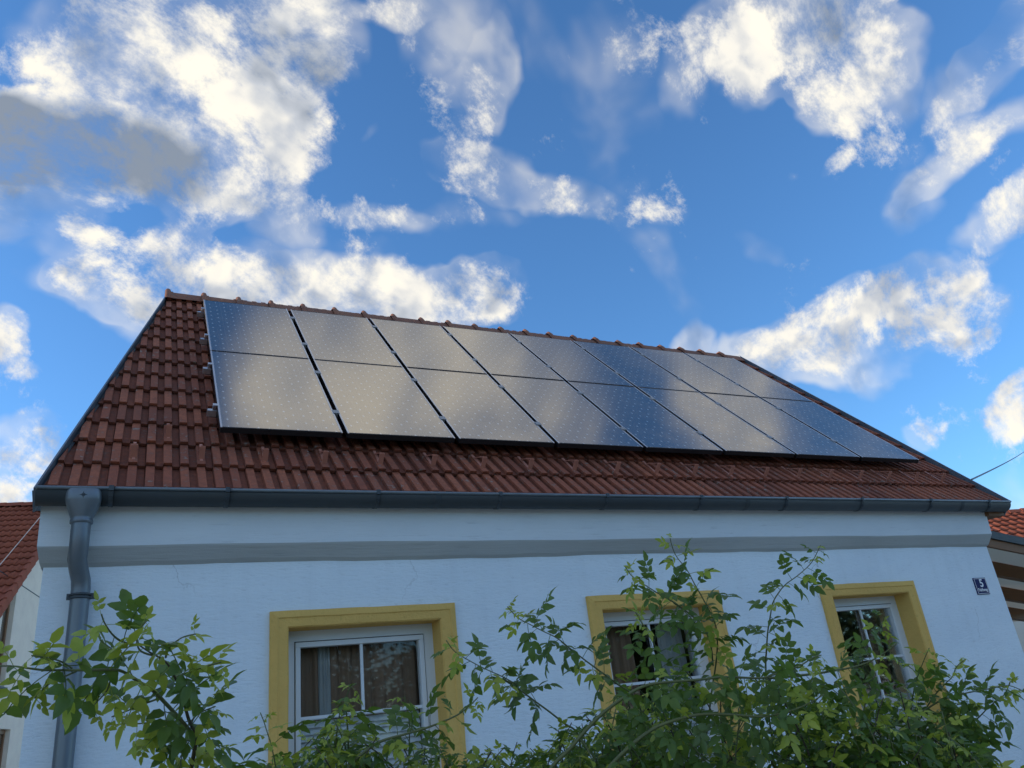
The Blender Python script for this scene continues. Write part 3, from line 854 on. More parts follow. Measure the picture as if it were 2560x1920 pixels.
# ---- windows
def frame_ring(m, x0, x1, z0, z1, w, y0, y1):
    m.box(x0, x1, y0, y1, z1 - w, z1); m.box(x0, x1, y0, y1, z0, z0 + w)
    m.box(x0, x0 + w, y0, y1, z0 + w, z1 - w); m.box(x1 - w, x1, y0, y1, z0 + w, z1 - w)
def make_window(a, b, label):
    # ochre surround with reveal
    xo0, xo1, zo1, zo0 = a - 0.100, b + 0.108, WZ1 + 0.097, WZ0 - 0.10
    e = 0.004; jr = random.Random(int(a * 1000)); n = 9
    m = MB()
    def contour(x0, x1, z0, z1, y, jit):
        out = []
        cs = [(x0, z0), (x1, z0), (x1, z1), (x0, z1)]
        for i in range(4):
            (ax, az), (bx, bz) = cs[i], cs[(i + 1) % 4]
            for k in range(n):
                f = k / n; w = jit if k else jit * .5
                out.append((ax + (bx - ax) * f + jr.uniform(-w, w), y + jr.uniform(-w, w) * .6, az + (bz - az) * f + jr.uniform(-w, w)))
        return out
    rings = [contour(xo0, xo1, zo0, zo1, -0.150, .0), contour(xo0, xo1, zo0, zo1, -0.178, .0022), contour(xo0 + .006, xo1 - .006, zo0 + .006, zo1 - .006, -0.186, .0022),
             contour(xo0 + .040, xo1 - .040, zo0 + .040, zo1 - .040, -0.199, .002), contour(xo0 + .048, xo1 - .048, zo0 + .048, zo1 - .048, -0.193, .0015),
             contour(a - .004, b + .004, WZ0 - .004, WZ1 + .004, -0.192, .0018), contour(a + e, b - e, WZ0 + e, WZ1 - e, -0.184, .0015), contour(a + e, b - e, WZ0 + e, WZ1 - e, -0.022, .0)]
    k_ = 4 * n
    m.add([q for r_ in rings for q in r_], [(i * k_ + j, i * k_ + (j + 1) % k_, (i + 1) * k_ + (j + 1) % k_, (i + 1) * k_ + j) for i in range(len(rings) - 1) for j in range(k_)])
    win = m.build('window', M_YELLOW, house)
    win['label'] = label
    m = MB(); fy0, fy1 = -0.030, 0.035
    frame_ring(m, a + .001, b - .001, WZ0 + .002, WZ1 - .002, 0.064, fy0, fy1)
    m.build('frame', M_WHITE, win, bevel=0.002)
    m = MB(); frame_ring(m, a + .0655, b - .0655, WZ0 + .0665, WZ1 - .0665, 0.004, fy0 + .004, fy1 - .01)
    m.build('seal', M_SEAL, win)
    m = MB(); sx0, sx1, sz0, sz1 = a + .070, b - .070, WZ0 + .071, WZ1 - .071
    frame_ring(m, sx0, sx1, sz0, sz1, 0.030, fy0 - .008, fy1 - .006)
    m.build('sash', M_WHITE, win, bevel=0.003)
    gx0, gx1, gz0, gz1 = sx0 + .030, sx1 - .030, sz0 + .030, sz1 - .030
    m = MB(); c = (gx0 + gx1) / 2
    m.box(c - .009, c + .009, fy0 + .004, fy0 + .016, gz0, gz1)
    m.build('muntin', M_WHITE, win)
    for z in (1.753, 1.357):
        m = MB(); m.box(gx0, c - .0095, fy0 + .0045, fy0 + .0155, z - .009, z + .009); m.box(c + .0095, gx1, fy0 + .0045, fy0 + .0155, z - .009, z + .009)
        m.build('muntin', M_WHITE, win)
    m = MB(); m.box(gx0 - .005, gx1 + .005, fy0 + .024, fy0 + .030, gz0 - .005, gz1 + .005)
    m.build('pane', M_GLASS, win)
    m = MB(); m.box(a - .05, b + .05, -0.225, -0.034, WZ0 - .03, WZ0 + .0); m.build('sill', M_ZINC, win, bevel=.004)
    return gx0, gx1, gz0, gz1
wl = ['ochre framed window with blind, left of the three', 'ochre framed middle window half hidden by the roses', 'ochre framed window nearest the house number']
GL = [make_window(a, b, wl[i]) for i, (a, b) in enumerate(WIN)]

def drape(x0, x1, z0, z1, y, amp, waves, mat, name, label, seed, ruffle=0.0, group=None):
    r_ = random.Random(seed); m = MB(); n = int(waves * 10); rows = 8
    ph = [r_.uniform(0, 6.28) for _ in range(4)]
    V = []
    for j in range(rows + 1):
        f = j / rows; z = z0 + (z1 - z0) * f
        for i in range(n + 1):
            u = i / n
            w = math.sin(u * waves * 6.283 + ph[0] + .5 * math.sin(u * 9 + ph[1])) + .4 * math.sin(u * waves * 15 + ph[2])
            V.append((x0 + (x1 - x0) * u + .004 * math.sin(f * 5 + u * 30), y + amp * w * (1.1 - .3 * f), z + (ruffle * math.sin(u * waves * 6.283) if j == rows else 0)))
    k = n + 1
    m.add(V, [(j * k + i, j * k + i + 1, (j + 1) * k + i + 1, (j + 1) * k + i) for j in range(rows) for i in range(n)])
    o = m.build(name, mat, None, smooth=True)
    sol = o.modifiers.new('thickness', 'SOLIDIFY'); sol.thickness = 0.002
    return tag(o, label, 'curtain', group)
def blind(x0, x1, z0, z1, y, name, label):
    t = thing(name, label, 'blind', ((x0 + x1) / 2, y, z0))
    m = MB(); m.box(x0, x1, y - .012, y + .012, z1 - .022, z1); m.build('head_rail', M_BLIND, t, bevel=.003)
    n = int((z1 - .03 - z0) / 0.036)
    for i in range(n):
        z = z1 - .045 - i * .036
        m = MB(); m.add([(x0, y - .012, z - .017), (x1, y - .012, z - .017), (x1, y + .010, z + .017), (x0, y + .010, z + .017)], [(0, 1, 2, 3)])
        m.add([(x0, y - .012, z - .0185), (x1, y - .012, z - .0185), (x1, y + .010, z + .0155), (x0, y + .010, z + .0155)], [(0, 1, 2, 3)])
        m.build('slat', M_BLIND, t)
    return t
g0, g1, g2 = GL
drape(g0[0] - .03, g0[1] + .03, 1.0, 2.2, 0.10, .018, 8, M_CURTAIN, 'curtain', 'striped brown curtain behind the glass of the leftmost window', 3)
drape(g0[0] + .13, g0[0] + .20, 1.0, 2.2, 0.075, .006, 1.2, M_CURTAINP, 'curtain', 'narrow pale strip of curtain in the leftmost window', 4)
blind(g0[0] + .004, g0[1] - .004, 1.0, 1.762, 0.035, 'slatted_blind', 'pale slatted blind covering the lower part of the leftmost window')
drape(g1[0] - .03, g1[0] + .32, 1.0, 2.2, 0.16, .018, 4, M_CURTAIN, 'curtain', 'dark brown curtain drawn aside in the middle window', 5)
drape(g1[1] - .20, g1[1] + .03, 1.0, 2.2, 0.16, .012, 3, M_CURTAINP, 'curtain', 'pale grey curtain at the right edge of the middle window', 6)
blind(g1[0] + .004, g1[1] - .004, 1.0, 1.55, 0.035, 'slatted_blind', 'pale slatted blind in the middle window behind the roses')
drape(g2[1] - .22, g2[1] + .03, 1.45, 2.2, 0.16, .014, 3, M_CURTAIN, 'curtain', 'dark curtain at the right edge of the window nearest the house number', 7)
drape(g2[0] - .01, g2[1] + .01, 1.0, 1.463, 0.04, .010, 9, M_CURTAINB, 'cafe_curtain', 'pale blue gathered cafe curtain low in the window nearest the house number', 8, ruffle=.006)

# ---- house number plate
plate = thing('house_number_plate', 'blue enamel house number plate reading 5 Feldweg on the white wall', 'sign', (6.672, WY - .01, 2.195))
px0, px1, pz0, pz1, py = 6.588, 6.757, 2.195, 2.345, WY - 0.006
m = MB(); m.box(px0, px1, py - .004, WY + .004, pz0, pz1); m.build('enamel_plate', M_ENAMEL, plate, bevel=.0025)
m = MB(); frame_ring(m, px0 + .006, px1 - .006, pz0 + .006, pz1 - .006, .0035, py - .0048, py - .003); m.build('border_line', M_ENAMELW, plate)
def text_mesh(txt, size, cx, cz, name, squeeze=1.0, bold=0.0):
    cu = bpy.data.curves.new(name, 'FONT'); cu.body = txt; cu.size = size; cu.align_x = 'CENTER'; cu.align_y = 'CENTER'
    cu.extrude = 0.0006; cu.offset = bold
    tmp = bpy.data.objects.new(name, cu); COL.objects.link(tmp)
    dg = bpy.context.evaluated_depsgraph_get()
    me = bpy.data.meshes.new_from_object(tmp.evaluated_get(dg)); bpy.data.objects.remove(tmp)
    me.materials.clear(); me.materials.append(M_ENAMELW)
    place(me, name, Matrix.Translation((cx, py - .0052, cz)) @ Matrix.Rotation(R(90), 4, 'X') @ Matrix.Diagonal((squeeze, 1, 1, 1)), plate)
text_mesh('5', 0.098, (px0 + px1) / 2 + .006, pz0 + .098, 'numeral', 1.05, .0022)
text_mesh('Feldweg', 0.040, (px0 + px1) / 2, pz0 + .040, 'street_name', 0.98, .0008)

# ---- solar panels on rails
PW, PH = 0.83, 1.5307
W_, H_ = PW - 0.034, PH - 0.010
def panel_proto():
    t = thing('solar_panel', '', 'solar panel', group='rooftop solar panels', mat=roofM(0, 0, 0))
    M0 = world_of(t)
    m = MB(); m.box(0.010, W_ - .010, 0.010, H_ - .010, -0.007, -0.0015)
    gl = bpy.data.objects.new('cell_glass', m.mesh('cell_glass', M_CELLS)); COL.objects.link(gl); gl.parent = t
    m = MB(); fw = 0.0115; d = 0.04
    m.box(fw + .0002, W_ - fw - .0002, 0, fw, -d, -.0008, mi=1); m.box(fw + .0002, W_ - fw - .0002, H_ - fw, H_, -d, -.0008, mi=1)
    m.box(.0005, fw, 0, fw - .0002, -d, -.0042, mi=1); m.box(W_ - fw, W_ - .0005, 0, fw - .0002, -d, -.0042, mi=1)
    m.box(0, fw, 0, H_, -.004, 0); m.box(W_ - fw, W_, 0, H_, -.004, 0)
    m.box(.0005, fw, fw, H_ - fw, -d, -.0042, mi=1); m.box(W_ - fw, W_ - .0005, fw, H_ - fw, -d, -.0042, mi=1)  # frame sides coloured dark as the shade between panels
    fr = bpy.data.objects.new('frame', m.mesh('frame', [M_ALU, M_DARKALU])); COL.objects.link(fr); fr.parent = t
    m = MB(); m.box(fw, W_ - fw, fw, H_ - fw, -0.012, -0.0075)
    bs = bpy.data.objects.new('back_sheet', m.mesh('back_sheet', M_BLACKALU)); COL.objects.link(bs); bs.parent = t
    CHILDREN[t.name] = [gl, fr, bs]
    return t
ordn = ['first', 'second', 'third', 'fourth', 'fifth', 'sixth', 'seventh', 'eighth']
proto = panel_proto()
for j in range(2):
    for i in range(8):
        lab = 'solar panel in the %s row, %s from the left' % (('lower', 'upper')[j], ordn[i])
        M = roofM(i * PW + 0.017 + rnd.uniform(-.001, .001), j * PH + 0.004, rnd.uniform(-.0015, .0015))
        if i == 0 and j == 0:
            proto.matrix_basis = M; proto['label'] = lab
        else:
            copy_tree(proto, M, lab)
clamp_me = MB().box(-.022, .022, -.028, .028, .0005, .005).box(-.011, .011, -.028, .028, -.04, .0005).mesh('clamp', M_CLAMP)
end_me = MB().box(-.055, -.018, -.016, .016, -.040, -.034).box(-.055, -.050, -.016, .016, -.075, -.034).box(-.055, .004, -.019, -.014, -.078, -.034).box(-.022, -.017, -.016, .016, -.05, -.008).box(-.022, .012, -.018, .018, .001, .006).box(-.010, -.004, -.018, .018, -.045, .001).mesh('end_bracket', M_ALU)
for k, s in enumerate((0.37, 1.20, 1.93, 2.74)):
    t = thing('mounting_rail', 'aluminium mounting rail under the %s panels, %s of its row' % (('lower', 'lower', 'upper', 'upper')[k], ('lower', 'upper')[k % 2]), 'rail', roofP(0, s, .06), 'solar mounting rails')
    m = MB(); m.box(-.03, 8 * PW + .02, -.018, .018, -.085, -.042, roofM(0, s, 0)); m.build('rail_bar', M_BLACKALU, t)
    place(end_me, 'end_bracket', roofM(0.008, s, 0), t)
    for i in range(1, 8):
        place(clamp_me, 'clamp', roofM(i * PW, s, 0), t)
    for i in range(0, 9):
        m = MB(); m.box(-.02, .02, -.06, .03, -.115, -.085, roofM(min(i * PW + .2, 6.6), s, 0)); m.build('roof_hook', M_BLACKALU, t)

# ------------------------------------------------------------------ neighbouring house on the left
G0 = Vector((-2.394, 16.56, 6.633)); GD = Vector((0.15843, 0.98737, 0)); GE = Vector((-GD.y, GD.x, 0)); PT = math.tan(R(37.1))
GB = Vector((G0.x, G0.y, 0))
def gp(a, b, z):
    """a along the gable, b along the ridge (to the left), z up"""
    v = GB + GD * a + GE * b
    return Vector((v.x, v.y, z))
nb = thing('neighbour_house', 'beige rendered two storey house with red pantile roof behind the downpipe', 'house', gp(0, 3, 0))
AR = 2.42
WB = 0.30                        # wall stands back under the verge
def rake(a):
    return 6.633 + PT * a
m = MB()
wa0, wa1 = -4.2, 9.0
wins = [(-1.06, -0.28, 3.52, 5.60), (-0.28 + .12, 0.62, 0.6, 2.70)]
# gable wall in strips round the openings
cols_ = [wa0, -1.06, -0.28, -0.16, 0.62, AR, wa1]
def top(a):
    return min(rake(a), rake(2 * AR - a)) - 0.17
for i in range(len(cols_) - 1):
    a0, a1 = cols_[i], cols_[i + 1]
    cuts = [w for w in wins if w[0] >= a0 - 1e-6 and w[1] <= a1 + 1e-6 and abs(w[0] - a0) < 1e-6]
    if cuts:
        w = cuts[0]
        m.quad(gp(a0, WB, 0), gp(a1, WB, 0), gp(a1, WB, w[2]), gp(a0, WB, w[2]))
        m.quad(gp(a0, WB, w[3]), gp(a1, WB, w[3]), gp(a1, WB, top(a1)), gp(a0, WB, top(a0)))
        for (x, y) in ((a0, a0), (a1, a1)):
            m.quad(gp(x, WB, w[2]), gp(x, WB + .22, w[2]), gp(x, WB + .22, w[3]), gp(x, WB, w[3]))
        for z in (w[2], w[3]):
            m.quad(gp(a0, WB, z), gp(a1, WB, z), gp(a1, WB + .22, z), gp(a0, WB + .22, z))
    else:
        m.quad(gp(a0, WB, 0), gp(a1, WB, 0), gp(a1, WB, top(a1)), gp(a0, WB, top(a0)))
m.quad(gp(wa0, WB, 0), gp(wa0, 14, 0), gp(wa0, 14, top(wa0)), gp(wa0, WB, top(wa0)))
m.quad(gp(wa1, WB, 0), gp(wa1, 14, 0), gp(wa1, 14, top(wa1)), gp(wa1, WB, top(wa1)))
m.build('wall', M_NBWALL, nb)
for (a0, a1, za, zb) in ((-1.7, AR, 5.78, 5.80), (-3.2, AR, 3.02, 3.045)):
    m = MB(); q = [gp(a0, WB - .008, za), gp(a1, WB - .008, za), gp(a1, WB - .008, zb), gp(a0, WB - .008, zb)]
    q2 = [gp(a0, WB - .001, za), gp(a1, WB - .001, za), gp(a1, WB - .001, zb), gp(a0, WB - .001, zb)]
    m.add(q + q2, [(0, 1, 2, 3), (0, 1, 5, 4), (2, 3, 7, 6)]); m.build('wall_joint', M_CABLE, nb)
def nb_box(m, a0, a1, b0, b1, z0, z1):
    vs = [gp(a, b, z) for a in (a0, a1) for b in (b0, b1) for z in (z0, z1)]
    m.add(vs, [(0, 1, 3, 2), (4, 6, 7, 5), (0, 4, 5, 1), (2, 3, 7, 6), (0, 2, 6, 4), (1, 5, 7, 3)])
for k, w in enumerate(wins):
    m = MB(); e = .005; b0, b1 = WB + .10, WB + .16; f = .09
    nb_box(m, w[0] + e, w[1] - e, b0, b1, w[3] - f, w[3] - e); nb_box(m, w[0] + e, w[1] - e, b0, b1, w[2] + e, w[2] + f)
    nb_box(m, w[0] + e, w[0] + f, b0, b1, w[2] + f, w[3] - f); nb_box(m, w[1] - f, w[1] - e, b0, b1, w[2] + f, w[3] - f)
    zt = w[2] + (w[3] - w[2]) * .42
    nb_box(m, w[0] + f, w[1] - f, b0 + .004, b1 - .004, zt - .06, zt + .06)
    wo = m.build('window', M_WOODWIN, nb)
    m = MB(); nb_box(m, w[0] + f, w[1] - f, b0 + .02, b0 + .03, w[2] + f, zt - .06); nb_box(m, w[0] + f, w[1] - f, b0 + .02, b0 + .03, zt + .06, w[3] - f); m.build('pane', M_GLASS, wo)
    m = MB(); nb_box(m, w[0] - .05, w[1] + .05, WB - .06, WB + .09, w[2] - .035, w[2] + .003); m.build('sill', M_ZINC, wo)
    m = MB(); nb_box(m, w[0] - .3, w[1] + .3, WB + .35, WB + .4, w[2] - .3, w[3] + .3); m.build('room_shade', M_ROOM, wo)
def slope_pt(s, b, h=0.0):
    """s metres up the slope from the point level with G0"""
    c, sn = math.cos(R(37.1)), math.sin(R(37.1))
    return gp(s * c, b, 6.633 + s * sn) + (GD * -sn + Vector((0, 0, c))) * h
NVn = (GD * -math.sin(R(37.1)) + Vector((0, 0, math.cos(R(37.1))))); TVn = (GD * math.cos(R(37.1)) + Vector((0, 0, math.sin(R(37.1)))))
S_R = AR / math.cos(R(37.1)); S_E = -4.3
m = MB(); a_ = [slope_pt(S_E, .02, -.06), slope_pt(S_E, 14, -.06), slope_pt(S_R, 14, -.06), slope_pt(S_R, .02, -.06)]
m.add(a_ + [p - NVn * .12 for p in a_], [(0, 1, 2, 3), (4, 5, 6, 7), (0, 1, 5, 4), (1, 2, 6, 5), (2, 3, 7, 6), (3, 0, 4, 7)])
far_ = lambda b: gp(2 * AR + 4.0, b, rake(-4.0)) 
m.quad(slope_pt(S_R, .02, -.06), slope_pt(S_R, 14, -.06), far_(14), far_(.02))
nbroof = m.build('roof', M_DECK, nb)
def pan_mesh(w, L, waves, amp, name, mat, fall=0.03):
    m = MB(); n = 8 * waves
    f = lambda u: amp * max(-.35, math.sin(u * waves * 2 * math.pi - .6))
    lo = [(-w * i / n, 0, f(i / n)) for i in range(n + 1)]
    hi = [(-w * i / n, L, f(i / n) - fall * L / .34) for i in range(n + 1)]
    bo = [(-w * i / n, .004, f(i / n) - .018) for i in range(n + 1)]
    k = n + 1
    m.add(lo + hi + bo, [(i, i + 1, k + i + 1, k + i) for i in range(n)] + [(2 * k + i, 2 * k + i + 1, i + 1, i) for i in range(n)])
    me = m.mesh(name, mat); me.polygons.foreach_set('use_smooth', [True] * n + [False] * n)
    return me
pan = pan_mesh(0.300, 0.37, 2, 0.024, 'pantile', M_NBTILE)
def nbM(s, b, h):
    p = slope_pt(s, b, h); X = -GE
    return Matrix(((X.x, TVn.x, NVn.x, p.x), (X.y, TVn.y, NVn.y, p.y), (X.z, TVn.z, NVn.z, p.z), (0, 0, 0, 1)))
rest = MB(); rows_n = int((S_R - S_E) / .34)
pv = [v.co.copy() for v in pan.vertices]; pf = [tuple(p.vertices) for p in pan.polygons]
for r_ in range(rows_n):
    s = S_R - .10 - (r_ + 1) * .34 + .02
    for c in range(46):
        M = nbM(s, 0.03 + c * .300, -.01 + rnd.uniform(-.003, .003))
        if c < 9 and s > -1.9:
            place(pan, 'pantile', M, nbroof)
        else:
            rest.add([M @ v for v in pv], pf)
o = rest.build('far_pantiles', M_NBTILE, nbroof); o['kind'] = 'stuff'
vt = MB()   # verge tile: flap down the gable side
vt.add([(.012, 0, .03), (-.05, 0, .035), (-.05, .37, .005), (.012, .37, 0), (.012, 0, -.17), (.012, .37, -.20), (.0, 0, -.17), (.0, .37, -.2), (0, 0, .012), (-.05, 0, .015)], [(0, 1, 2, 3), (0, 3, 5, 4), (4, 5, 7, 6), (0, 4, 6, 8), (0, 8, 9, 1)])
vtm = vt.mesh('verge_tile', M_NBTILE)
for r_ in range(rows_n):
    place(vtm, 'verge_tile', nbM(S_R - .10 - (r_ + 1) * .34 + .02, .015, 0), nbroof)
rcap = ridge_mesh(0.42, False); rcap.materials.clear(); rcap.materials.append(M_NBTILE)
for c in range(12):
    p = slope_pt(S_R, c * .40 + .38, .02)
    ang = math.atan2(-GE.y, -GE.x)
    place(rcap, 'ridge_tile', Matrix.Translation(p) @ Matrix.Rotation(ang, 4, 'Z') @ Matrix.Rotation(R(-2.2), 4, 'Y'), nbroof)
m = MB(); m.tube([slope_pt(-2.0, .60, .10), slope_pt(-1.02, .551, .10), slope_pt(0.5, .485, .105), slope_pt(1.80, .444, .10), slope_pt(2.6, .41, .1)], .009, 6)
m.build('lightning_rod_wire', M_ROD, nbroof)
m = MB(); q = [slope_pt(2.42, .48, .02), slope_pt(2.42, .78, .02), slope_pt(2.62, .63, .02)]
m.add([q[0], q[1], slope_pt(3.05, .86, .0), slope_pt(3.05, .40, .0), slope_pt(2.75, .45, .48), slope_pt(2.75, .86, .48)], [(0, 1, 5, 4), (0, 4, 3), (1, 2, 5), (2, 3, 4, 5)])
m.build('vent_hood', M_ZINC, nbroof)

# ------------------------------------------------------------------ neighbouring roof on the right, beyond the canopy
RU = Vector((0.906, -0.423, 0)); RV_ = Vector((-0.423, -0.906, 0))
RB = Vector((23.43, 10.2, 5.86))
rn = thing('neighbour_house', 'red tiled house roof rising beyond the wooden canopy at the right', 'house', (26, 9, 0))
c35, s35 = math.cos(R(32)), math.sin(R(32))
RT = RV_ * -c35 + Vector((0, 0, s35)); RNn = RU.cross(RT).normalized()
if RNn.z < 0: RNn = -RNn
def rp_(u, d, h=0.0):
    return RB + RU * u - RT * d + RNn * h
m = MB(); a_ = [rp_(-6, 0, -.06), rp_(10, 0, -.06), rp_(10, 6, -.06), rp_(-6, 6, -.06)]
m.add(a_ + [p - RNn * .12 for p in a_], [(0, 1, 2, 3), (4, 5, 6, 7), (0, 1, 5, 4), (1, 2, 6, 5), (2, 3, 7, 6), (3, 0, 4, 7)])
bk2 = lambda u: rp_(u, 0, -.06) - RV_ * 5 - Vector((0, 0, 3.2))
m.quad(rp_(-6, 0, -.06), rp_(10, 0, -.06), bk2(10), bk2(-6))
rroof = m.build('roof', M_DECK, rn)
m = MB()
def rwall(u0, u1, d):
    return [rp_(u0, d, -.2), rp_(u1, d, -.2)]
f0, f1 = rwall(-5.7, 9.7, 5.6); 
m.add([Vector((f0.x, f0.y, 0)), Vector((f1.x, f1.y, 0)), f1, f0], [(0, 1, 2, 3)])
b0_, b1_ = bk2(-5.7) + Vector((0, 0, -.2)), bk2(9.7) + Vector((0, 0, -.2))
for p0, p1, pr in ((f0, b0_, rp_(-5.7, 0, -.2)), (f1, b1_, rp_(9.7, 0, -.2))):
    m.add([Vector((p0.x, p0.y, 0)), Vector((p1.x, p1.y, 0)), p1, pr, p0], [(0, 1, 2, 3, 4)])
m.build('wall', M_NBWALL, rn)
pan2 = pan_mesh(0.25, 0.37, 1, 0.026, 'pantile', M_NBTILE)
rest = MB(); pv = [v.co.copy() for v in pan2.vertices]; pf = [tuple(p.vertices) for p in pan2.polygons]
for r_ in range(17):
    d = (r_ + 1) * .34
    for c in range(62):
        u = -5.8 + c * .25 + .25
        p = rp_(u, d, -.01 + rnd.uniform(-.004, .004))
        M = Matrix(((RU.x, RT.x, RNn.x, p.x), (RU.y, RT.y, RNn.y, p.y), (RU.z, RT.z, RNn.z, p.z), (0, 0, 0, 1)))
        if r_ < 9 and -0.4 < u < 5.0:
            place(pan2, 'pantile', M, rroof)
        else:
            rest.add([M @ v for v in pv], pf)
o = rest.build('far_pantiles', M_NBTILE, rroof); o['kind'] = 'stuff'
for c in range(40):
    p = rp_(-5.9 + c * .40, 0, .02)
    place(rm if False else rcap, 'ridge_tile', Matrix.Translation(p) @ Matrix.Rotation(math.atan2(RU.y, RU.x), 4, 'Z') @ Matrix.Rotation(R(2.5), 4, 'Y'), rroof)

# ------------------------------------------------------------------ wooden canopy beside the house
cp = thing('timber_canopy', 'lean to canopy with dark rafters and pale translucent sheets right of the house', 'canopy', (9.0, 2.8, 0))
SL = 0.1584
def cz(x, h=0.0):
    return 1.6 + 2.96 - SL * (x + 0.453) + h
def cbox(m, x0, x1, y0, y1, h0, h1):
    vs = [(x, y, cz(x, h)) for x in (x0, x1) for y in (y0, y1) for h in (h0, h1)]
    m.add(vs, [(0, 1, 3, 2), (4, 6, 7, 5), (0, 4, 5, 1), (2, 3, 7, 6), (0, 2, 6, 4), (1, 5, 7, 3)])
CX0, CX1 = XR + .01, 13.5
m = MB(); cbox(m, CX0, CX1, 1.085, 1.125, -.185, -.083); m.build('barge_board', M_WOOD, cp)
m = MB(); cbox(m, CX0, CX1, 1.060, 1.13, -.080, .015); m.build('edge_flashing', M_ZINC, cp)
ys = [1.955, 2.855, 3.755]
for y in ys:
    m = MB(); cbox(m, CX0, CX1, y, y + .10, -.182, 0); m.build('rafter', M_WOOD, cp)
edges = [1.135] + ys + [4.55]
for i in range(4):
    y0 = edges[i] + (0 if i == 0 else .103); y1 = edges[i + 1] - .003
    n = 3; wdt = (y1 - y0) / n
    m = MB(); cbox(m, CX0, CX1, y0, y1, 0.0, .006); m.build('roofing_sheet', M_SOFFIT, cp)
m = MB(); cbox(m, CX0, CX1, 4.56, 4.68, -.75, -.001); m.build('back_beam', M_WOOD, cp)
for y in (1.25, 4.3):
    m = MB(); m.box(13.2, 13.34, y, y + .14, 0, cz(13.3, -.19)); m.build('post', M_WOOD, cp)
m = MB(); m.box(XR + .02, 16.0, 4.70, 4.95, 0, 2.27)
gw = m.build('garden_wall', M_NBWALL); tag(gw, 'low beige rendered wall under the timber canopy at the right edge', 'wall')

# overhead cable from the verge
p0 = Vector((7.19, -0.082, 3.33)); p1 = p0 + (Vector((25.06, 9.51, 7.72)) - p0) * 1.5; pts = []
for i in range(25):
    f = i / 24; p = p0.lerp(p1, f); p.z -= 0.05 * 4 * f * (1 - f); pts.append(p)
cb = MB().tube(pts, .009, 6).build('overhead_cable', M_CABLE); tag(cb, 'black overhead cable running from the roof edge up to the right', 'cable')
m = MB(); m.box(p1.x - .06, p1.x + .06, p1.y - .06, p1.y + .06, 0, p1.z + .2); pole = m.build('utility_pole', M_WOOD)
tag(pole, 'wooden pole carrying the overhead cable beyond the right edge', 'pole')

# ------------------------------------------------------------------ trees across the garden, mirrored in the window panes
def make_tree(seed, H, crown_r, label):
    r_ = random.Random(seed)
    t = thing('garden_tree', label, 'tree', (0, 0, 0), 'trees mirrored in the windows')
    m = MB()
    trunk = [Vector((0, 0, 0))]
    for i in range(1, 7):
        trunk.append(Vector((r_.uniform(-.1, .1) * i * .4, r_.uniform(-.1, .1) * i * .4, H * .7 * i / 6)))
    m.tube(trunk, [.20 - .025 * i for i in range(7)], 8)
    limbs = []
    for k in range(9):
        a = r_.uniform(0, 6.28); b = trunk[2 + k % 4]
        e = b + Vector((math.cos(a), math.sin(a), .55)) * crown_r * r_.uniform(.5, .85)
        mid = b.lerp(e, .5) + Vector((0, 0, .15))
        m.tube([b, mid, e], [.07, .045, .015], 6); limbs += [mid, e]
    tr_ = m.build('trunk', M_BARK, None); tr_.parent = t
    m = MB(); cl = []
    for k in range(230):
        while True:
            p = Vector((r_.uniform(-1, 1), r_.uniform(-1, 1), r_.uniform(-1, 1)))
            if .25 < p.length < 1: break
        cl.append((Vector((p.x * crown_r, p.y * crown_r, H * .54 + p.z * H * .46)), r_.uniform(.5, .95)))
    for c, rad in cl:
        for q in range(70):
            d = Vector((r_.gauss(0, 1), r_.gauss(0, 1), r_.gauss(0, .8))).normalized() * rad * r_.uniform(.3, 1) ** .5
            p = c + d; u = Vector((r_.gauss(0, 1), r_.gauss(0, 1), r_.gauss(0, .5))).normalized()
            v = u.cross(Vector((r_.gauss(0, .5), r_.gauss(0, .5), 1))).normalized(); s = r_.uniform(.10, .19)
            m.add([p - u * s, p + v * s * .55, p + u * s, p - v * s * .55], [(0, 1, 2, 3)])
    cr = m.build('crown', M_TREELEAF, None); cr.parent = t
    CHILDREN[t.name] = [tr_, cr]
    return t
TL = [(3.0, -17.5, 5.6, 'dark garden tree mirrored in the leftmost window'), (9.5, -18.5, 5.4, 'dark garden tree mirrored in the panes between left and middle window'), (15.5, -17.5, 5.8, 'dark garden tree mirrored in the middle window'),
      (22.0, -18.2, 5.6, 'dark garden tree mirrored beside the middle window'), (28.0, -17.0, 6.2, 'dark garden tree mirrored in the window nearest the house number')]
t0 = make_tree(5, 6.6, 3.3, TL[0][3])
for i, (x, y, h, lab) in enumerate(TL):
    M = Matrix.Translation((x, y, 0)) @ Matrix.Rotation(i * 1.3, 4, 'Z') @ Matrix.Scale(h / 6.6, 4)
    if i == 0:
        t0.matrix_basis = M
    else:
        copy_tree(t0, M, lab)
for x, y, h, lab in ((-9.0, 1.9, 7.2, 'unseen tree added left of the house to shade the rose bed'), (-13.5, 4.6, 7.6, 'unseen tree added farther left to block the low sun')):  # both stand out of view, added to keep low sun off the garden
    o = copy_tree(t0, Matrix.Translation((x, y, 0)) @ Matrix.Rotation(x, 4, 'Z') @ Matrix.Scale(h / 6.6, 4), lab); o['group'] = 'added sun blocking trees out of view'

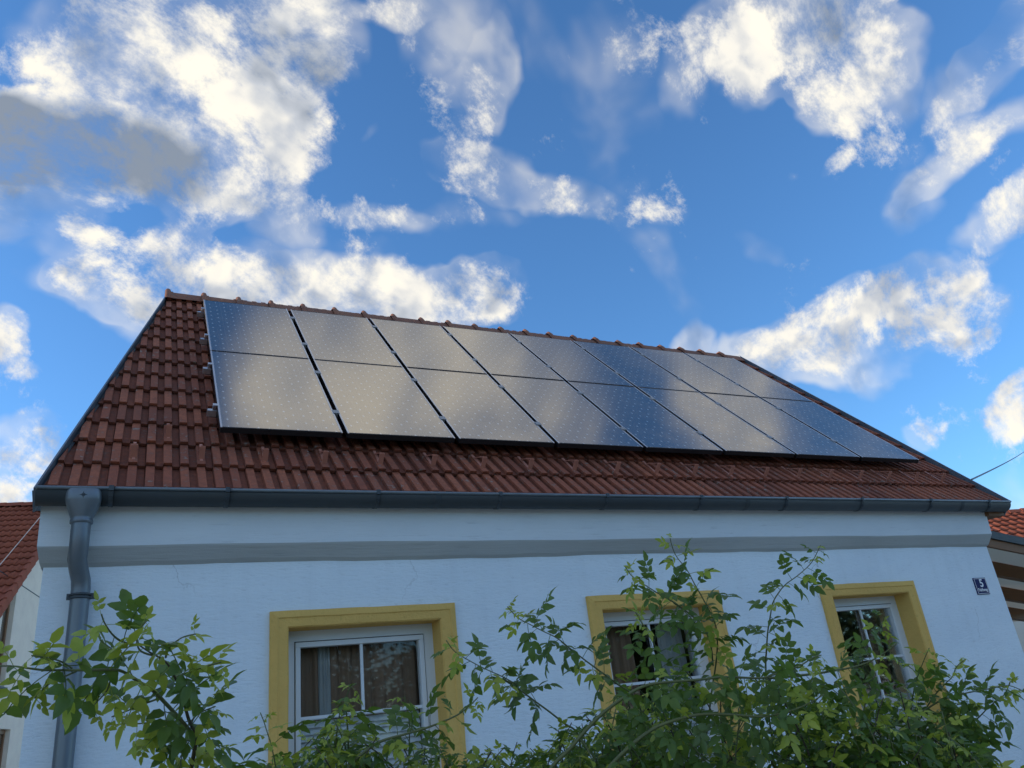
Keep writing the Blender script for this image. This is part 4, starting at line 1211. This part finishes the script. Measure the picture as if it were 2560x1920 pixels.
# ------------------------------------------------------------------ rose bushes
TRACED=[('A',0.0035,[(-0.488,-3.549,1.838),(-0.483,-3.522,1.828),(-0.47,-3.497,1.812),(-0.454,-3.475,1.802),(-0.432,-3.46,1.797)]),('A',0.0065,[(-0.432,-3.485,1.797),(-0.411,-3.472,1.783),(-0.382,-3.461,1.765),(-0.366,-3.441,1.742),(-0.353,-3.42,1.72),(-0.341,-3.394,1.688),(-0.331,-3.371,1.665),(-0.317,-3.35,1.643),(-0.317,-3.32,1.617),(-0.319,-3.285,1.581),(-0.317,-3.246,1.535)]),('A',0.0055,[(-0.622,-3.613,1.76),(-0.603,-3.593,1.761),(-0.588,-3.57,1.76),(-0.561,-3.551,1.756),(-0.529,-3.536,1.755),(-0.498,-3.522,1.754),(-0.468,-3.507,1.754),(-0.45,-3.484,1.752),(-0.428,-3.459,1.739),(-0.399,-3.434,1.721),(-0.376,-3.406,1.7),(-0.348,-3.376,1.672),(-0.321,-3.346,1.643)]),('A',0.003,[(-0.42,-3.575,1.82),(-0.431,-3.539,1.807),(-0.431,-3.508,1.794),(-0.423,-3.482,1.783),(-0.402,-3.466,1.776)]),('A',0.003,[(-0.342,-3.555,1.797),(-0.361,-3.529,1.796),(-0.379,-3.498,1.785),(-0.383,-3.473,1.771)]),('A',0.003,[(-0.297,-3.532,1.751),(-0.317,-3.497,1.749),(-0.339,-3.459,1.746),(-0.363,-3.42,1.742)]),('A',0.003,[(-0.296,-3.452,1.684),(-0.315,-3.411,1.679),(-0.326,-3.372,1.67),(-0.326,-3.337,1.655)]),('A',0.003,[(-0.461,-3.415,1.685),(-0.437,-3.408,1.693),(-0.412,-3.4,1.702),(-0.386,-3.393,1.71)]),('A',0.003,[(-0.439,-3.373,1.674),(-0.414,-3.364,1.672),(-0.386,-3.359,1.673),(-0.355,-3.353,1.67)]),('A',0.003,[(-0.405,-3.352,1.645),(-0.38,-3.332,1.645),(-0.342,-3.316,1.638),(-0.316,-3.295,1.635)]),('A',0.003,[(-0.277,-3.33,1.615),(-0.293,-3.303,1.61),(-0.304,-3.275,1.597),(-0.307,-3.244,1.57)]),('A',0.0025,[(-0.577,-3.594,1.774),(-0.56,-3.574,1.772),(-0.541,-3.553,1.768),(-0.524,-3.529,1.758)]),('A',0.0025,[(-0.568,-3.57,1.714),(-0.554,-3.554,1.733),(-0.534,-3.537,1.745),(-0.518,-3.517,1.754)]),('A',0.0025,[(-0.501,-3.471,1.691),(-0.484,-3.476,1.708),(-0.471,-3.478,1.724),(-0.467,-3.477,1.742)]),('A',0.003,[(-0.343,-3.36,1.594),(-0.338,-3.325,1.619),(-0.329,-3.289,1.637)]),('C',0.004,[(0.878,-3.299,2.012),(0.891,-3.284,1.992),(0.91,-3.27,1.967),(0.945,-3.259,1.932),(0.972,-3.244,1.898),(1.007,-3.228,1.852),(1.035,-3.212,1.814),(1.06,-3.191,1.769),(1.071,-3.152,1.702),(1.072,-3.096,1.61),(1.074,-3.023,1.48)]),('C',0.004,[(0.716,-3.302,1.937),(0.751,-3.278,1.914),(0.799,-3.262,1.893),(0.843,-3.246,1.875),(0.896,-3.232,1.853),(0.95,-3.216,1.826),(1.001,-3.197,1.795),(1.047,-3.168,1.749),(1.077,-3.123,1.685)]),('C',0.004,[(0.402,-3.226,1.863),(0.436,-3.207,1.838),(0.476,-3.195,1.82),(0.513,-3.182,1.805),(0.558,-3.172,1.786),(0.6,-3.157,1.76),(0.647,-3.142,1.73),(0.698,-3.129,1.698),(0.754,-3.116,1.662),(0.814,-3.103,1.621),(0.857,-3.061,1.539)]),('B',0.004,[(0.234,-3.228,1.793),(0.261,-3.209,1.768),(0.305,-3.199,1.743),(0.346,-3.191,1.723),(0.391,-3.184,1.703),(0.433,-3.174,1.68),(0.405,-3.149,1.7),(0.447,-3.139,1.676),(0.497,-3.128,1.642),(0.54,-3.116,1.614),(0.584,-3.104,1.583),(0.628,-3.091,1.552),(0.65,-3.045,1.475)]),('C',0.0035,[(0.69,-3.352,1.816),(0.714,-3.332,1.797),(0.742,-3.309,1.771),(0.773,-3.287,1.744),(0.801,-3.261,1.709),(0.824,-3.224,1.658)]),('C',0.007,[(1.033,-3.58,1.664),(1.01,-3.574,1.66),(0.975,-3.558,1.645),(0.925,-3.536,1.635),(0.886,-3.522,1.63),(0.809,-3.496,1.641),(0.745,-3.472,1.642),(0.666,-3.442,1.645),(0.624,-3.426,1.641),(0.585,-3.407,1.624),(0.539,-3.379,1.596),(0.503,-3.354,1.565),(0.47,-3.329,1.531),(0.434,-3.304,1.5),(0.411,-3.281,1.459)]),('C',0.007,[(0.965,-3.627,1.58),(0.917,-3.598,1.56),(0.865,-3.573,1.551),(0.829,-3.56,1.551),(0.757,-3.535,1.564),(0.702,-3.516,1.57),(0.651,-3.493,1.565),(0.606,-3.47,1.553),(0.563,-3.441,1.526),(0.521,-3.408,1.489),(0.499,-3.383,1.449)]),('D',0.005,[(1.728,-3.566,1.525),(1.692,-3.557,1.543),(1.647,-3.533,1.541),(1.579,-3.494,1.536),(1.528,-3.463,1.525),(1.488,-3.433,1.505),(1.444,-3.404,1.493),(1.405,-3.369,1.463),(1.382,-3.329,1.403),(1.381,-3.294,1.333)]),('D',0.0045,[(1.33,-3.388,1.965),(1.321,-3.365,1.937),(1.311,-3.345,1.917),(1.286,-3.316,1.894),(1.261,-3.289,1.876),(1.247,-3.267,1.856),(1.237,-3.245,1.831),(1.236,-3.222,1.794),(1.236,-3.199,1.757),(1.24,-3.172,1.708),(1.244,-3.151,1.67),(1.259,-3.107,1.573),(1.286,-3.059,1.455)]),('D',0.003,[(1.38,-3.494,1.749),(1.382,-3.473,1.729),(1.375,-3.447,1.707),(1.368,-3.422,1.688),(1.368,-3.393,1.654),(1.385,-3.364,1.6)]),('D',0.003,[(1.631,-3.501,1.62),(1.62,-3.475,1.604),(1.621,-3.452,1.58),(1.614,-3.428,1.564),(1.594,-3.39,1.531),(1.572,-3.338,1.472)]),('D',0.003,[(1.493,-3.509,1.658),(1.496,-3.484,1.635),(1.499,-3.457,1.608),(1.5,-3.422,1.567),(1.506,-3.376,1.496)]),('D',0.005,[(1.237,-3.627,1.671),(1.207,-3.588,1.647),(1.176,-3.553,1.633),(1.122,-3.51,1.628),(1.066,-3.468,1.627),(0.993,-3.42,1.63)]),('D',0.004,[(1.695,-3.563,1.553),(1.704,-3.528,1.522),(1.691,-3.485,1.497),(1.678,-3.438,1.464),(1.63,-3.362,1.41),(1.618,-3.298,1.339)]),('D',0.004,[(1.669,-3.454,1.354),(1.638,-3.451,1.424),(1.597,-3.438,1.483),(1.559,-3.404,1.496)]),('D',0.004,[(1.69,-3.43,1.409),(1.694,-3.425,1.438),(1.681,-3.42,1.484),(1.66,-3.396,1.498)]),('B',0.004,[(0.006,-3.119,1.685),(0.007,-3.107,1.659),(0.005,-3.093,1.633),(0.004,-3.07,1.586),(0.006,-3.043,1.528)]),('B',0.003,[(-0.157,-3.034,1.684),(-0.148,-3.029,1.664),(-0.141,-3.024,1.645),(-0.128,-3.013,1.61),(-0.117,-2.999,1.569),(-0.107,-2.978,1.515)]),('B',0.003,[(0.155,-3.134,1.684),(0.162,-3.125,1.656),(0.171,-3.109,1.615),(0.175,-3.072,1.534)]),('B',0.006,[(0.27,-3.304,1.659),(0.246,-3.298,1.641),(0.217,-3.292,1.626),(0.164,-3.273,1.611),(0.112,-3.256,1.602),(0.06,-3.24,1.593),(0.021,-3.225,1.571),(-0.002,-3.219,1.552),(-0.017,-3.211,1.52)]),('B',0.004,[(0.051,-3.099,1.724),(0.036,-3.086,1.712),(0.032,-3.071,1.686),(0.039,-3.049,1.631),(0.049,-3.014,1.549)])]
TIPS=[('D',(1.037,-3.557,1.475)),('C',(0.781,-2.405,1.401)),('C',(1.313,-2.771,1.37)),('D',(1.111,-3.531,1.356)),('C',(0.98,-2.91,1.545)),('D',(1.107,-3.643,1.502)),('C',(0.971,-3.446,1.64)),('B',(0.547,-2.588,1.383)),('C',(0.84,-2.615,1.343)),('C',(1.028,-2.552,1.298)),('B',(-0.042,-2.941,1.544)),('D',(1.731,-3.263,1.458)),('C',(0.877,-3.478,1.597)),('C',(0.957,-3.348,1.431)),('C',(0.639,-2.741,1.415)),('D',(1.336,-3.526,1.303)),('C',(1.175,-3.145,1.391)),('D',(1.58,-3.381,1.317)),('C',(1.325,-2.661,1.325)),('B',(0.067,-3.202,1.512)),('D',(1.277,-3.419,1.371)),('C',(0.678,-3.09,1.377)),('C',(0.614,-3.09,1.582)),('D',(1.714,-3.234,1.402)),('D',(1.514,-3.269,1.532)),('D',(0.902,-3.548,1.497)),('B',(-0.153,-3.136,1.577)),('B',(0.156,-3.085,1.584)),('C',(0.583,-2.999,1.501)),('C',(1.396,-2.936,1.564)),('C',(0.801,-2.949,1.417)),('B',(-0.055,-2.657,1.576)),('B',(-0.115,-2.671,1.524)),('C',(0.706,-3.207,1.524)),('C',(1.012,-2.843,1.517)),('D',(1.261,-3.673,1.46)),('B',(-0.127,-2.71,1.562)),('B',(0.234,-3.027,1.568)),('C',(1.09,-2.734,1.586)),('B',(0.133,-3.052,1.481)),('B',(-0.074,-3.158,1.472)),('B',(-0.02,-2.562,1.548)),('D',(1.196,-3.632,1.564)),('D',(1.541,-3.174,1.374)),('C',(0.782,-3.055,1.635)),('C',(0.531,-2.961,1.445)),('B',(-0.063,-2.808,1.49)),('C',(0.515,-3.25,1.571)),('C',(0.677,-2.583,1.455)),('B',(-0.158,-2.965,1.525)),('C',(0.551,-3.301,1.503)),('C',(0.933,-2.866,1.577)),('B',(0.172,-2.848,1.516)),('D',(1.219,-3.379,1.585)),('D',(1.667,-3.334,1.444)),('D',(1.351,-3.245,1.454)),('D',(1.615,-3.405,1.444)),('D',(1.369,-3.437,1.493)),('D',(1.734,-2.889,1.382)),('D',(1.376,-3.584,1.461)),('C',(0.685,-2.59,1.542)),('B',(0.146,-3.244,1.499)),('D',(1.368,-3.538,1.452)),('B',(0.242,-3.058,1.436)),('C',(1.176,-2.691,1.556)),('C',(0.943,-3.157,1.687)),('C',(0.819,-3.422,1.46)),('C',(0.984,-3.067,1.668)),('B',(0.283,-2.85,1.564)),('B',(0.548,-2.668,1.536)),('C',(0.692,-3.176,1.398)),('D',(1.535,-3.513,1.407)),('C',(0.708,-3.35,1.614)),('D',(1.024,-3.55,1.502)),('C',(0.602,-2.627,1.502)),('D',(1.812,-3.097,1.48)),('B',(0.095,-2.668,1.614)),('B',(-0.111,-2.658,1.561)),('C',(0.924,-3.03,1.646)),('D',(1.342,-3.61,1.51)),('C',(0.912,-3.454,1.475)),('B',(0.517,-2.564,1.433)),('D',(1.154,-3.543,1.525)),('D',(1.833,-3.16,1.377)),('C',(0.657,-2.738,1.515)),('B',(0.064,-3.243,1.514)),('B',(0.231,-2.853,1.542)),('C',(0.764,-2.405,1.41)),('B',(0.117,-2.896,1.479)),('C',(0.925,-2.888,1.666)),('C',(0.582,-3.226,1.593)),('D',(1.268,-3.633,1.357)),('C',(1.075,-2.693,1.561)),('B',(-0.028,-2.632,1.578)),('B',(0.127,-2.767,1.511)),('B',(0.059,-2.741,1.576)),('C',(0.511,-3.289,1.532)),('B',(0.394,-3.062,1.542)),('C',(0.728,-2.732,1.516)),('C',(1.376,-2.974,1.587)),('C',(0.407,-3.115,1.547)),('C',(0.749,-2.469,1.412)),('C',(0.865,-2.656,1.433)),('C',(0.644,-3.015,1.432)),('B',(-0.013,-2.943,1.551)),('C',(0.76,-3.005,1.502)),('C',(0.633,-2.974,1.566)),('B',(0.604,-2.53,1.463)),('D',(1.476,-3.054,1.602)),('C',(1.173,-2.601,1.347)),('C',(1.161,-2.611,1.419)),('C',(0.556,-2.685,1.456)),('B',(0.273,-2.807,1.515)),('B',(-0.057,-3.141,1.6)),('D',(1.201,-3.646,1.449)),('B',(-0.021,-3.174,1.648)),('D',(1.346,-3.298,1.376)),('C',(0.888,-2.818,1.549)),('C',(0.491,-3.332,1.513)),('C',(0.987,-2.889,1.439)),('C',(0.557,-3.348,1.593)),('B',(0.384,-3.081,1.538)),('D',(1.932,-3.197,1.335)),('D',(1.184,-3.529,1.402)),('D',(1.293,-3.14,1.561)),('B',(0.587,-2.465,1.525)),('C',(0.832,-3.218,1.395)),('B',(0.07,-2.986,1.461)),('D',(1.449,-3.312,1.595)),('C',(0.904,-3.163,1.449)),('C',(0.503,-3.319,1.56)),('B',(0.004,-2.691,1.534)),('B',(0.13,-2.894,1.459)),('B',(0.081,-2.719,1.644)),('B',(0.093,-2.831,1.594)),('C',(0.636,-3.123,1.478)),('B',(0.283,-2.944,1.44)),('B',(0.019,-2.865,1.621)),('C',(0.636,-3.443,1.575)),('B',(-0.129,-2.864,1.552)),('B',(0.428,-2.787,1.447)),('B',(-0.111,-2.927,1.563)),('C',(1.053,-3.238,1.532)),('B',(-0.021,-2.972,1.544)),('C',(0.783,-2.624,1.381)),('D',(1.038,-3.606,1.519)),('C',(0.659,-3.027,1.555)),('D',(1.42,-3.089,1.533)),('D',(1.018,-3.52,1.599)),('D',(1.67,-2.953,1.489)),('B',(0.325,-3.171,1.447)),('B',(0.275,-3.08,1.422)),('C',(1.213,-2.932,1.331)),('D',(1.22,-3.622,1.477)),('C',(1.175,-2.814,1.39)),('C',(0.749,-2.546,1.518)),('D',(1.72,-3.286,1.235)),('D',(1.627,-2.96,1.564)),('D',(1.595,-3.227,1.365)),('C',(0.84,-2.592,1.541)),('C',(1.023,-2.994,1.6)),('B',(0.052,-3.251,1.603)),('C',(0.482,-3.093,1.516)),('C',(1.094,-2.764,1.669)),('B',(-0.053,-3.204,1.618)),('C',(0.971,-2.771,1.385)),('B',(0.241,-3.04,1.444)),('C',(0.873,-2.709,1.467)),('B',(0.067,-2.858,1.611)),('C',(1.127,-2.699,1.469)),('B',(-0.025,-2.815,1.579)),('C',(0.611,-3.102,1.392)),('D',(1.754,-3.267,1.353)),('B',(-0.144,-2.629,1.551)),('C',(0.739,-3.235,1.416)),('D',(1.745,-3.119,1.379)),('B',(0.219,-3.26,1.505)),('D',(1.965,-3.151,1.375)),('B',(0.283,-2.997,1.546)),('C',(0.88,-3.211,1.593)),('D',(2.054,-3.125,1.314)),('B',(0.334,-2.928,1.544)),('C',(1.166,-3.166,1.655)),('D',(1.384,-3.511,1.528)),('B',(0.047,-2.636,1.625)),('D',(1.23,-3.509,1.569)),('B',(0.035,-3.162,1.603)),('C',(0.871,-3.105,1.612)),('B',(-0.151,-2.804,1.552)),('D',(1.38,-3.54,1.375)),('D',(1.828,-3.268,1.367)),('B',(-0.153,-2.995,1.549)),('D',(1.553,-3.35,1.484)),('B',(0.162,-2.85,1.522)),('D',(1.439,-3.17,1.603)),('D',(1.203,-3.573,1.555)),('B',(-0.079,-2.762,1.562)),('C',(0.812,-3.215,1.418)),('B',(0.345,-2.991,1.437)),('B',(0.084,-2.769,1.56)),('C',(0.98,-3.369,1.485)),('B',(0.298,-2.911,1.582)),('D',(1.21,-3.526,1.512)),('C',(1.003,-3.306,1.425)),('B',(0.069,-2.671,1.56)),('D',(1.078,-3.554,1.603)),('C',(0.839,-3.434,1.614)),('C',(0.666,-3.324,1.501)),('D',(1.643,-3.404,1.333)),('B',(-0.157,-3.02,1.509)),('B',(-0.033,-2.671,1.57)),('D',(1.008,-3.564,1.547)),('B',(-0.168,-2.958,1.541)),('D',(1.728,-3.104,1.336)),('D',(1.732,-3.034,1.464)),('B',(0.356,-2.832,1.533)),('C',(0.788,-2.766,1.493)),('B',(0.06,-3.128,1.642)),('B',(0.107,-3.196,1.504)),('D',(1.334,-3.273,1.357)),('D',(1.406,-3.379,1.432)),('B',(-0.05,-2.971,1.56)),('D',(1.589,-3.42,1.478)),('D',(1.342,-3.181,1.415)),('B',(0.054,-2.857,1.524)),('C',(0.702,-2.45,1.475)),('C',(0.783,-3.181,1.553)),('C',(0.764,-2.876,1.575)),('B',(-0.195,-3.099,1.536)),('C',(0.653,-3.242,1.548)),('C',(0.535,-3.155,1.534)),('D',(1.848,-3.051,1.348)),('D',(1.664,-3.382,1.499)),('D',(1.392,-3.441,1.304)),('C',(0.474,-3.174,1.498)),('B',(0.098,-3.221,1.524)),('C',(0.548,-2.981,1.457)),('C',(0.747,-3.003,1.412)),('D',(0.97,-3.475,1.456)),('C',(1.223,-3.033,1.592)),('B',(0.22,-2.898,1.459)),('C',(0.835,-2.708,1.526)),('D',(1.157,-3.356,1.609)),('C',(0.603,-3.08,1.506)),('B',(0.038,-3.138,1.551)),('C',(0.852,-3.446,1.489)),('C',(0.967,-2.819,1.66)),('B',(0.273,-3.045,1.474)),('C',(1.225,-2.767,1.325)),('B',(0.14,-2.905,1.532))]

r5 = random.Random(77)
def leaf_mesh(nl, seed, mat, detail=6):
    r_ = random.Random(seed); V = []; F = []; T = []
    def leaflet(base, ang, L, W, roll, tilt):
        segs = detail
        a = len(V); tint = r_.uniform(0, .3)
        fold = r_.uniform(.18, .42); curl = r_.uniform(.15, .55)
        Mx = Matrix.Translation(base) @ Matrix.Rotation(ang, 4, 'Z') @ Matrix.Rotation(tilt, 4, 'X') @ Matrix.Rotation(roll, 4, 'Y')
        for i in range(segs + 1):
            u = i / segs
            w = W * (math.sin(math.pi * min(1, u ** .80)) ** .68) * (1.06 - .26 * u)
            if i == segs: w = 0.0004
            if 0 < i < segs: w *= 1 + .07 * (1 if i % 2 else -1)
            y = L * u; z = -curl * L * u * u * .8
            for sgn in (-1, 0, 1):
                V.append(Mx @ Vector((sgn * w, y - (0 if sgn == 0 else .03 * L), z + abs(sgn) * w * fold))); T.append(tint)
        for i in range(segs):
            for k in range(2):
                F.append((a + i * 3 + k, a + i * 3 + k + 1, a + i * 3 + 3 + k + 1, a + i * 3 + 3 + k))
    RL = {3: .040, 5: .062, 7: .085}[nl]
    def rach(f):
        return Vector((.004 * math.sin(f * 3 + seed), RL * f, -.012 * f * f * (RL / .06)))
    # rachis as a thin three sided stalk
    prev = None
    for i in range(5):
        c = rach(i / 4); a = len(V)
        for k in range(3):
            w = 2.094 * k; rr = .0010
            V.append(c + Vector((rr * math.cos(w), 0, rr * math.sin(w)))); T.append(.1)
        if prev is not None:
            for k in range(3):
                F.append((prev + k, prev + (k + 1) % 3, a + (k + 1) % 3, a + k))
        prev = a
    leaflet(rach(1.0), r_.uniform(-.15, .15), r_.uniform(.036, .043), r_.uniform(.0100, .0122), r_.uniform(-.2, .2), r_.uniform(-.35, .05))
    pairs = (nl - 1) // 2
    for p in range(pairs):
        f = 1.0 - (p + .55) * (.62 / pairs) * (1.15 if pairs > 1 else 1)
        for sgn in (-1, 1):
            leaflet(rach(f) + Vector((sgn * .0015, 0, 0)), -sgn * r_.uniform(.75, 1.15), r_.uniform(.029, .037) * (1 - .10 * p), r_.uniform(.0088, .0112), r_.uniform(-.45, .45), r_.uniform(-.45, .15))
    me = bpy.data.meshes.new('leaf'); me.from_pydata([tuple(v) for v in V], [], F)
    at = me.attributes.new('tint', 'FLOAT', 'POINT'); at.data.foreach_set('value', T)
    me.polygons.foreach_set('use_smooth', [True] * len(F)); me.materials.append(mat)
    return me
LEAF = [leaf_mesh(n_, 10 + i, M_LEAF) for i, n_ in enumerate((5, 5, 7, 7, 5, 7, 3))]
LEAFY = [leaf_mesh(n_, 40 + i, M_LEAFY) for i, n_ in enumerate((5, 5, 3, 5))]
LCACHE = {me.name: ([v.co.copy() for v in me.vertices], [tuple(p.vertices) for p in me.polygons], [d.value for d in me.attributes['tint'].data]) for me in LEAF + LEAFY}

def in_view(p):
    d = p - CAM; z = d.dot(_f)
    if z < .1: return 9, 9
    return 1280 + 1966 * d.dot(_r) / z, 960 - 1966 * d.dot(_u) / z

def smooth_path(pts, sub=4):
    P = [Vector(p) for p in pts]; out = []
    for i in range(len(P) - 1):
        a = P[max(i - 1, 0)]; b = P[i]; c = P[i + 1]; d = P[min(i + 2, len(P) - 1)]
        for k in range(sub):
            t = k / sub
            out.append(.5 * ((2 * b) + (c - a) * t + (2 * a - 5 * b + 4 * c - d) * t * t + (3 * b - a - 3 * c + d) * t ** 3))
    out.append(P[-1]); return out

BUSH = {
 'A': ('near rose bush with large glossy leaves in front of the downpipe', []),
 'B': ('rose bush growing in front of the leftmost window', []),
 'C': ('tall rose bush with long arching canes before the middle window', []),
 'D': ('broad rose bush with crimson blooms before the window nearest the number plate', [])}
BASE = {'A': (0.0, -3.6, 0), 'B': (0.35, -3.25, 0), 'C': (1.0, -3.45, 0), 'D': (1.75, -3.75, 0)}
bush = {k: thing('rose_bush', v[0], 'rose bush', BASE[k], 'rose bushes along the facade') for k, v in BUSH.items()}
leaves = {k: [] for k in BUSH}
UP = Vector((0, 0, 1))
def put_leaf(b, p, T, az, scale, young, flat=1.0):
    ref = UP if abs(T.z) < .9 else Vector((1, 0, 0))
    s1 = T.cross(ref).normalized(); s2 = T.cross(s1)
    side = s1 * math.cos(az) + s2 * math.sin(az)
    d = (T * r5.uniform(.1, .5) + side * 1.0 + Vector((0, 0, r5.uniform(-.45, .08)))).normalized()
    n = UP * flat + Vector((r5.gauss(0, .38), r5.gauss(0, .38), r5.gauss(0, .25))) - side * 0.1
    x = d.cross(n)
    if x.length < 1e-3: x = Vector((1, 0, 0))
    x.normalize(); n = x.cross(d).normalized()
    M = Matrix(((x.x, d.x, n.x, p.x), (x.y, d.y, n.y, p.y), (x.z, d.z, n.z, p.z), (0, 0, 0, 1))) @ Matrix.Scale(scale, 4)
    me = r5.choice(LEAFY if young else LEAF)
    leaves[b].append((M, me))
def dress(b, path, spacing, maxlen, scale, youth, tipyoung):
    L = 0; nxt = .004; az = r5.uniform(0, 6.28)
    for i in range(len(path) - 1):
        a, c = path[i], path[i + 1]; seg = (c - a).length
        if seg < 1e-6: continue
        T = (a - c).normalized()
        while nxt <= L + seg:
            p = a.lerp(c, (nxt - L) / seg)
            g = min(1.0, .42 + nxt / .16)
            put_leaf(b, p, T, az, scale * g * r5.uniform(.82, 1.15), r5.random() < (tipyoung if nxt < .07 else youth))
            az += 2.4 + r5.uniform(-.3, .3); nxt += spacing * (.45 + .55 * g) * r5.uniform(.8, 1.2)
            if nxt > maxlen: return
        L += seg
for b, rad, pts in TRACED:
    base = in_view(Vector(pts[-1]))[1] > 1870
    P = smooth_path(pts)
    if base:
        e = P[-1]; P += [Vector((e.x, e.y + .02, e.z * .6)), Vector((e.x + .01, e.y + .03, 0))]
    n = len(P); m = MB()
    rr = [max(.0012, rad * .62 * min(1, .28 + .9 * i / n)) for i in range(n)]
    m.tube(P, rr, 6)
    m.build('cane', M_STEM if rad != .0065 else M_STEMD, bush[b], smooth=True)
    near = b == 'A'
    dress(b, P, .023 if near else .0145, .42 if rad < .006 else .5, 1.0 if near else .88, .42 if near else .16, .85)
for b, tip in TIPS:
    tip = Vector(tip)
    bx = tip.x + r5.uniform(-.3, .3); by = tip.y + r5.uniform(-.15, .25)
    P0 = Vector((bx, by, 0)); P3 = tip; out = Vector((tip.x - bx, tip.y - by, 0))
    P1 = Vector((bx, by, tip.z * .7)); P2 = tip - out * .6 + Vector((0, 0, -.12))
    P = []
    for i in range(15):
        t = 1 - i / 14
        P.append(P0 * (1 - t) ** 3 + P1 * 3 * t * (1 - t) ** 2 + P2 * 3 * t * t * (1 - t) + P3 * t ** 3)
    m = MB(); m.tube(P, [.0013 + .0035 * i / 14 for i in range(15)], 5)
    m.build('cane', r5.choice((M_STEM, M_STEMD)), bush[b], smooth=True)
    dress(b, P, .0185, .46, .90, .16, .6)
for b in BUSH:
    def score(it):
        p = it[0].translation; x, y = in_view(p)
        vis = -60 < x < 2620 and 1200 < y < 1960
        return (0 if vis else 1, (p - CAM).length)
    lst = sorted(leaves[b], key=score)
    for M, me in lst[:300]:
        place(me, 'leaf', M, bush[b])
    if len(lst) > 300:
        V = []; F = []; T = []; MI = []
        for M, me in lst[300:]:
            v, f, tt = LCACHE[me.name]; k = len(V); add = r5.random()
            V += [tuple(M @ q) for q in v]; F += [tuple(k + i for i in q) for q in f]; T += [q + add for q in tt]
            MI += [1 if me in LEAFY else 0] * len(f)
        me = bpy.data.meshes.new('foliage'); me.from_pydata(V, [], F)
        me.materials.append(M_LEAF); me.materials.append(M_LEAFY); me.polygons.foreach_set('material_index', MI)
        me.attributes.new('tint', 'FLOAT', 'POINT').data.foreach_set('value', T)
        me.polygons.foreach_set('use_smooth', [True] * len(F))
        o = bpy.data.objects.new('foliage', me); COL.objects.link(o); attach(o, bush[b]); o['kind'] = 'stuff'
if True:
  pass
def bloom(b, c, r_, seed):
    q = random.Random(seed); m = MB()
    for k in range(13):
        a = k * 2.4; rad = r_ * (.35 + .65 * k / 12)
        d = Vector((math.cos(a), math.sin(a), .9 - .6 * k / 12)).normalized(); s = Vector((-math.sin(a), math.cos(a), 0)); c0 = Vector(c)
        u = d.cross(s)
        m.add([c0, c0 + d * rad * .6 + s * rad * .45, c0 + d * rad + s * rad * .25 + u * rad * .1, c0 + d * rad * 1.06, c0 + d * rad - s * rad * .25 + u * rad * .1, c0 + d * rad * .6 - s * rad * .45], [(0, 1, 2, 3), (0, 3, 4, 5)])
    return m.build('bloom', M_PETAL, bush[b], smooth=True)
bloom('D', (1.409, -3.475, 1.423), .022, 1); bloom('D', (1.380, -3.46, 1.432), .016, 2); bloom('D', (1.643, -3.445, 1.362), .022, 3)
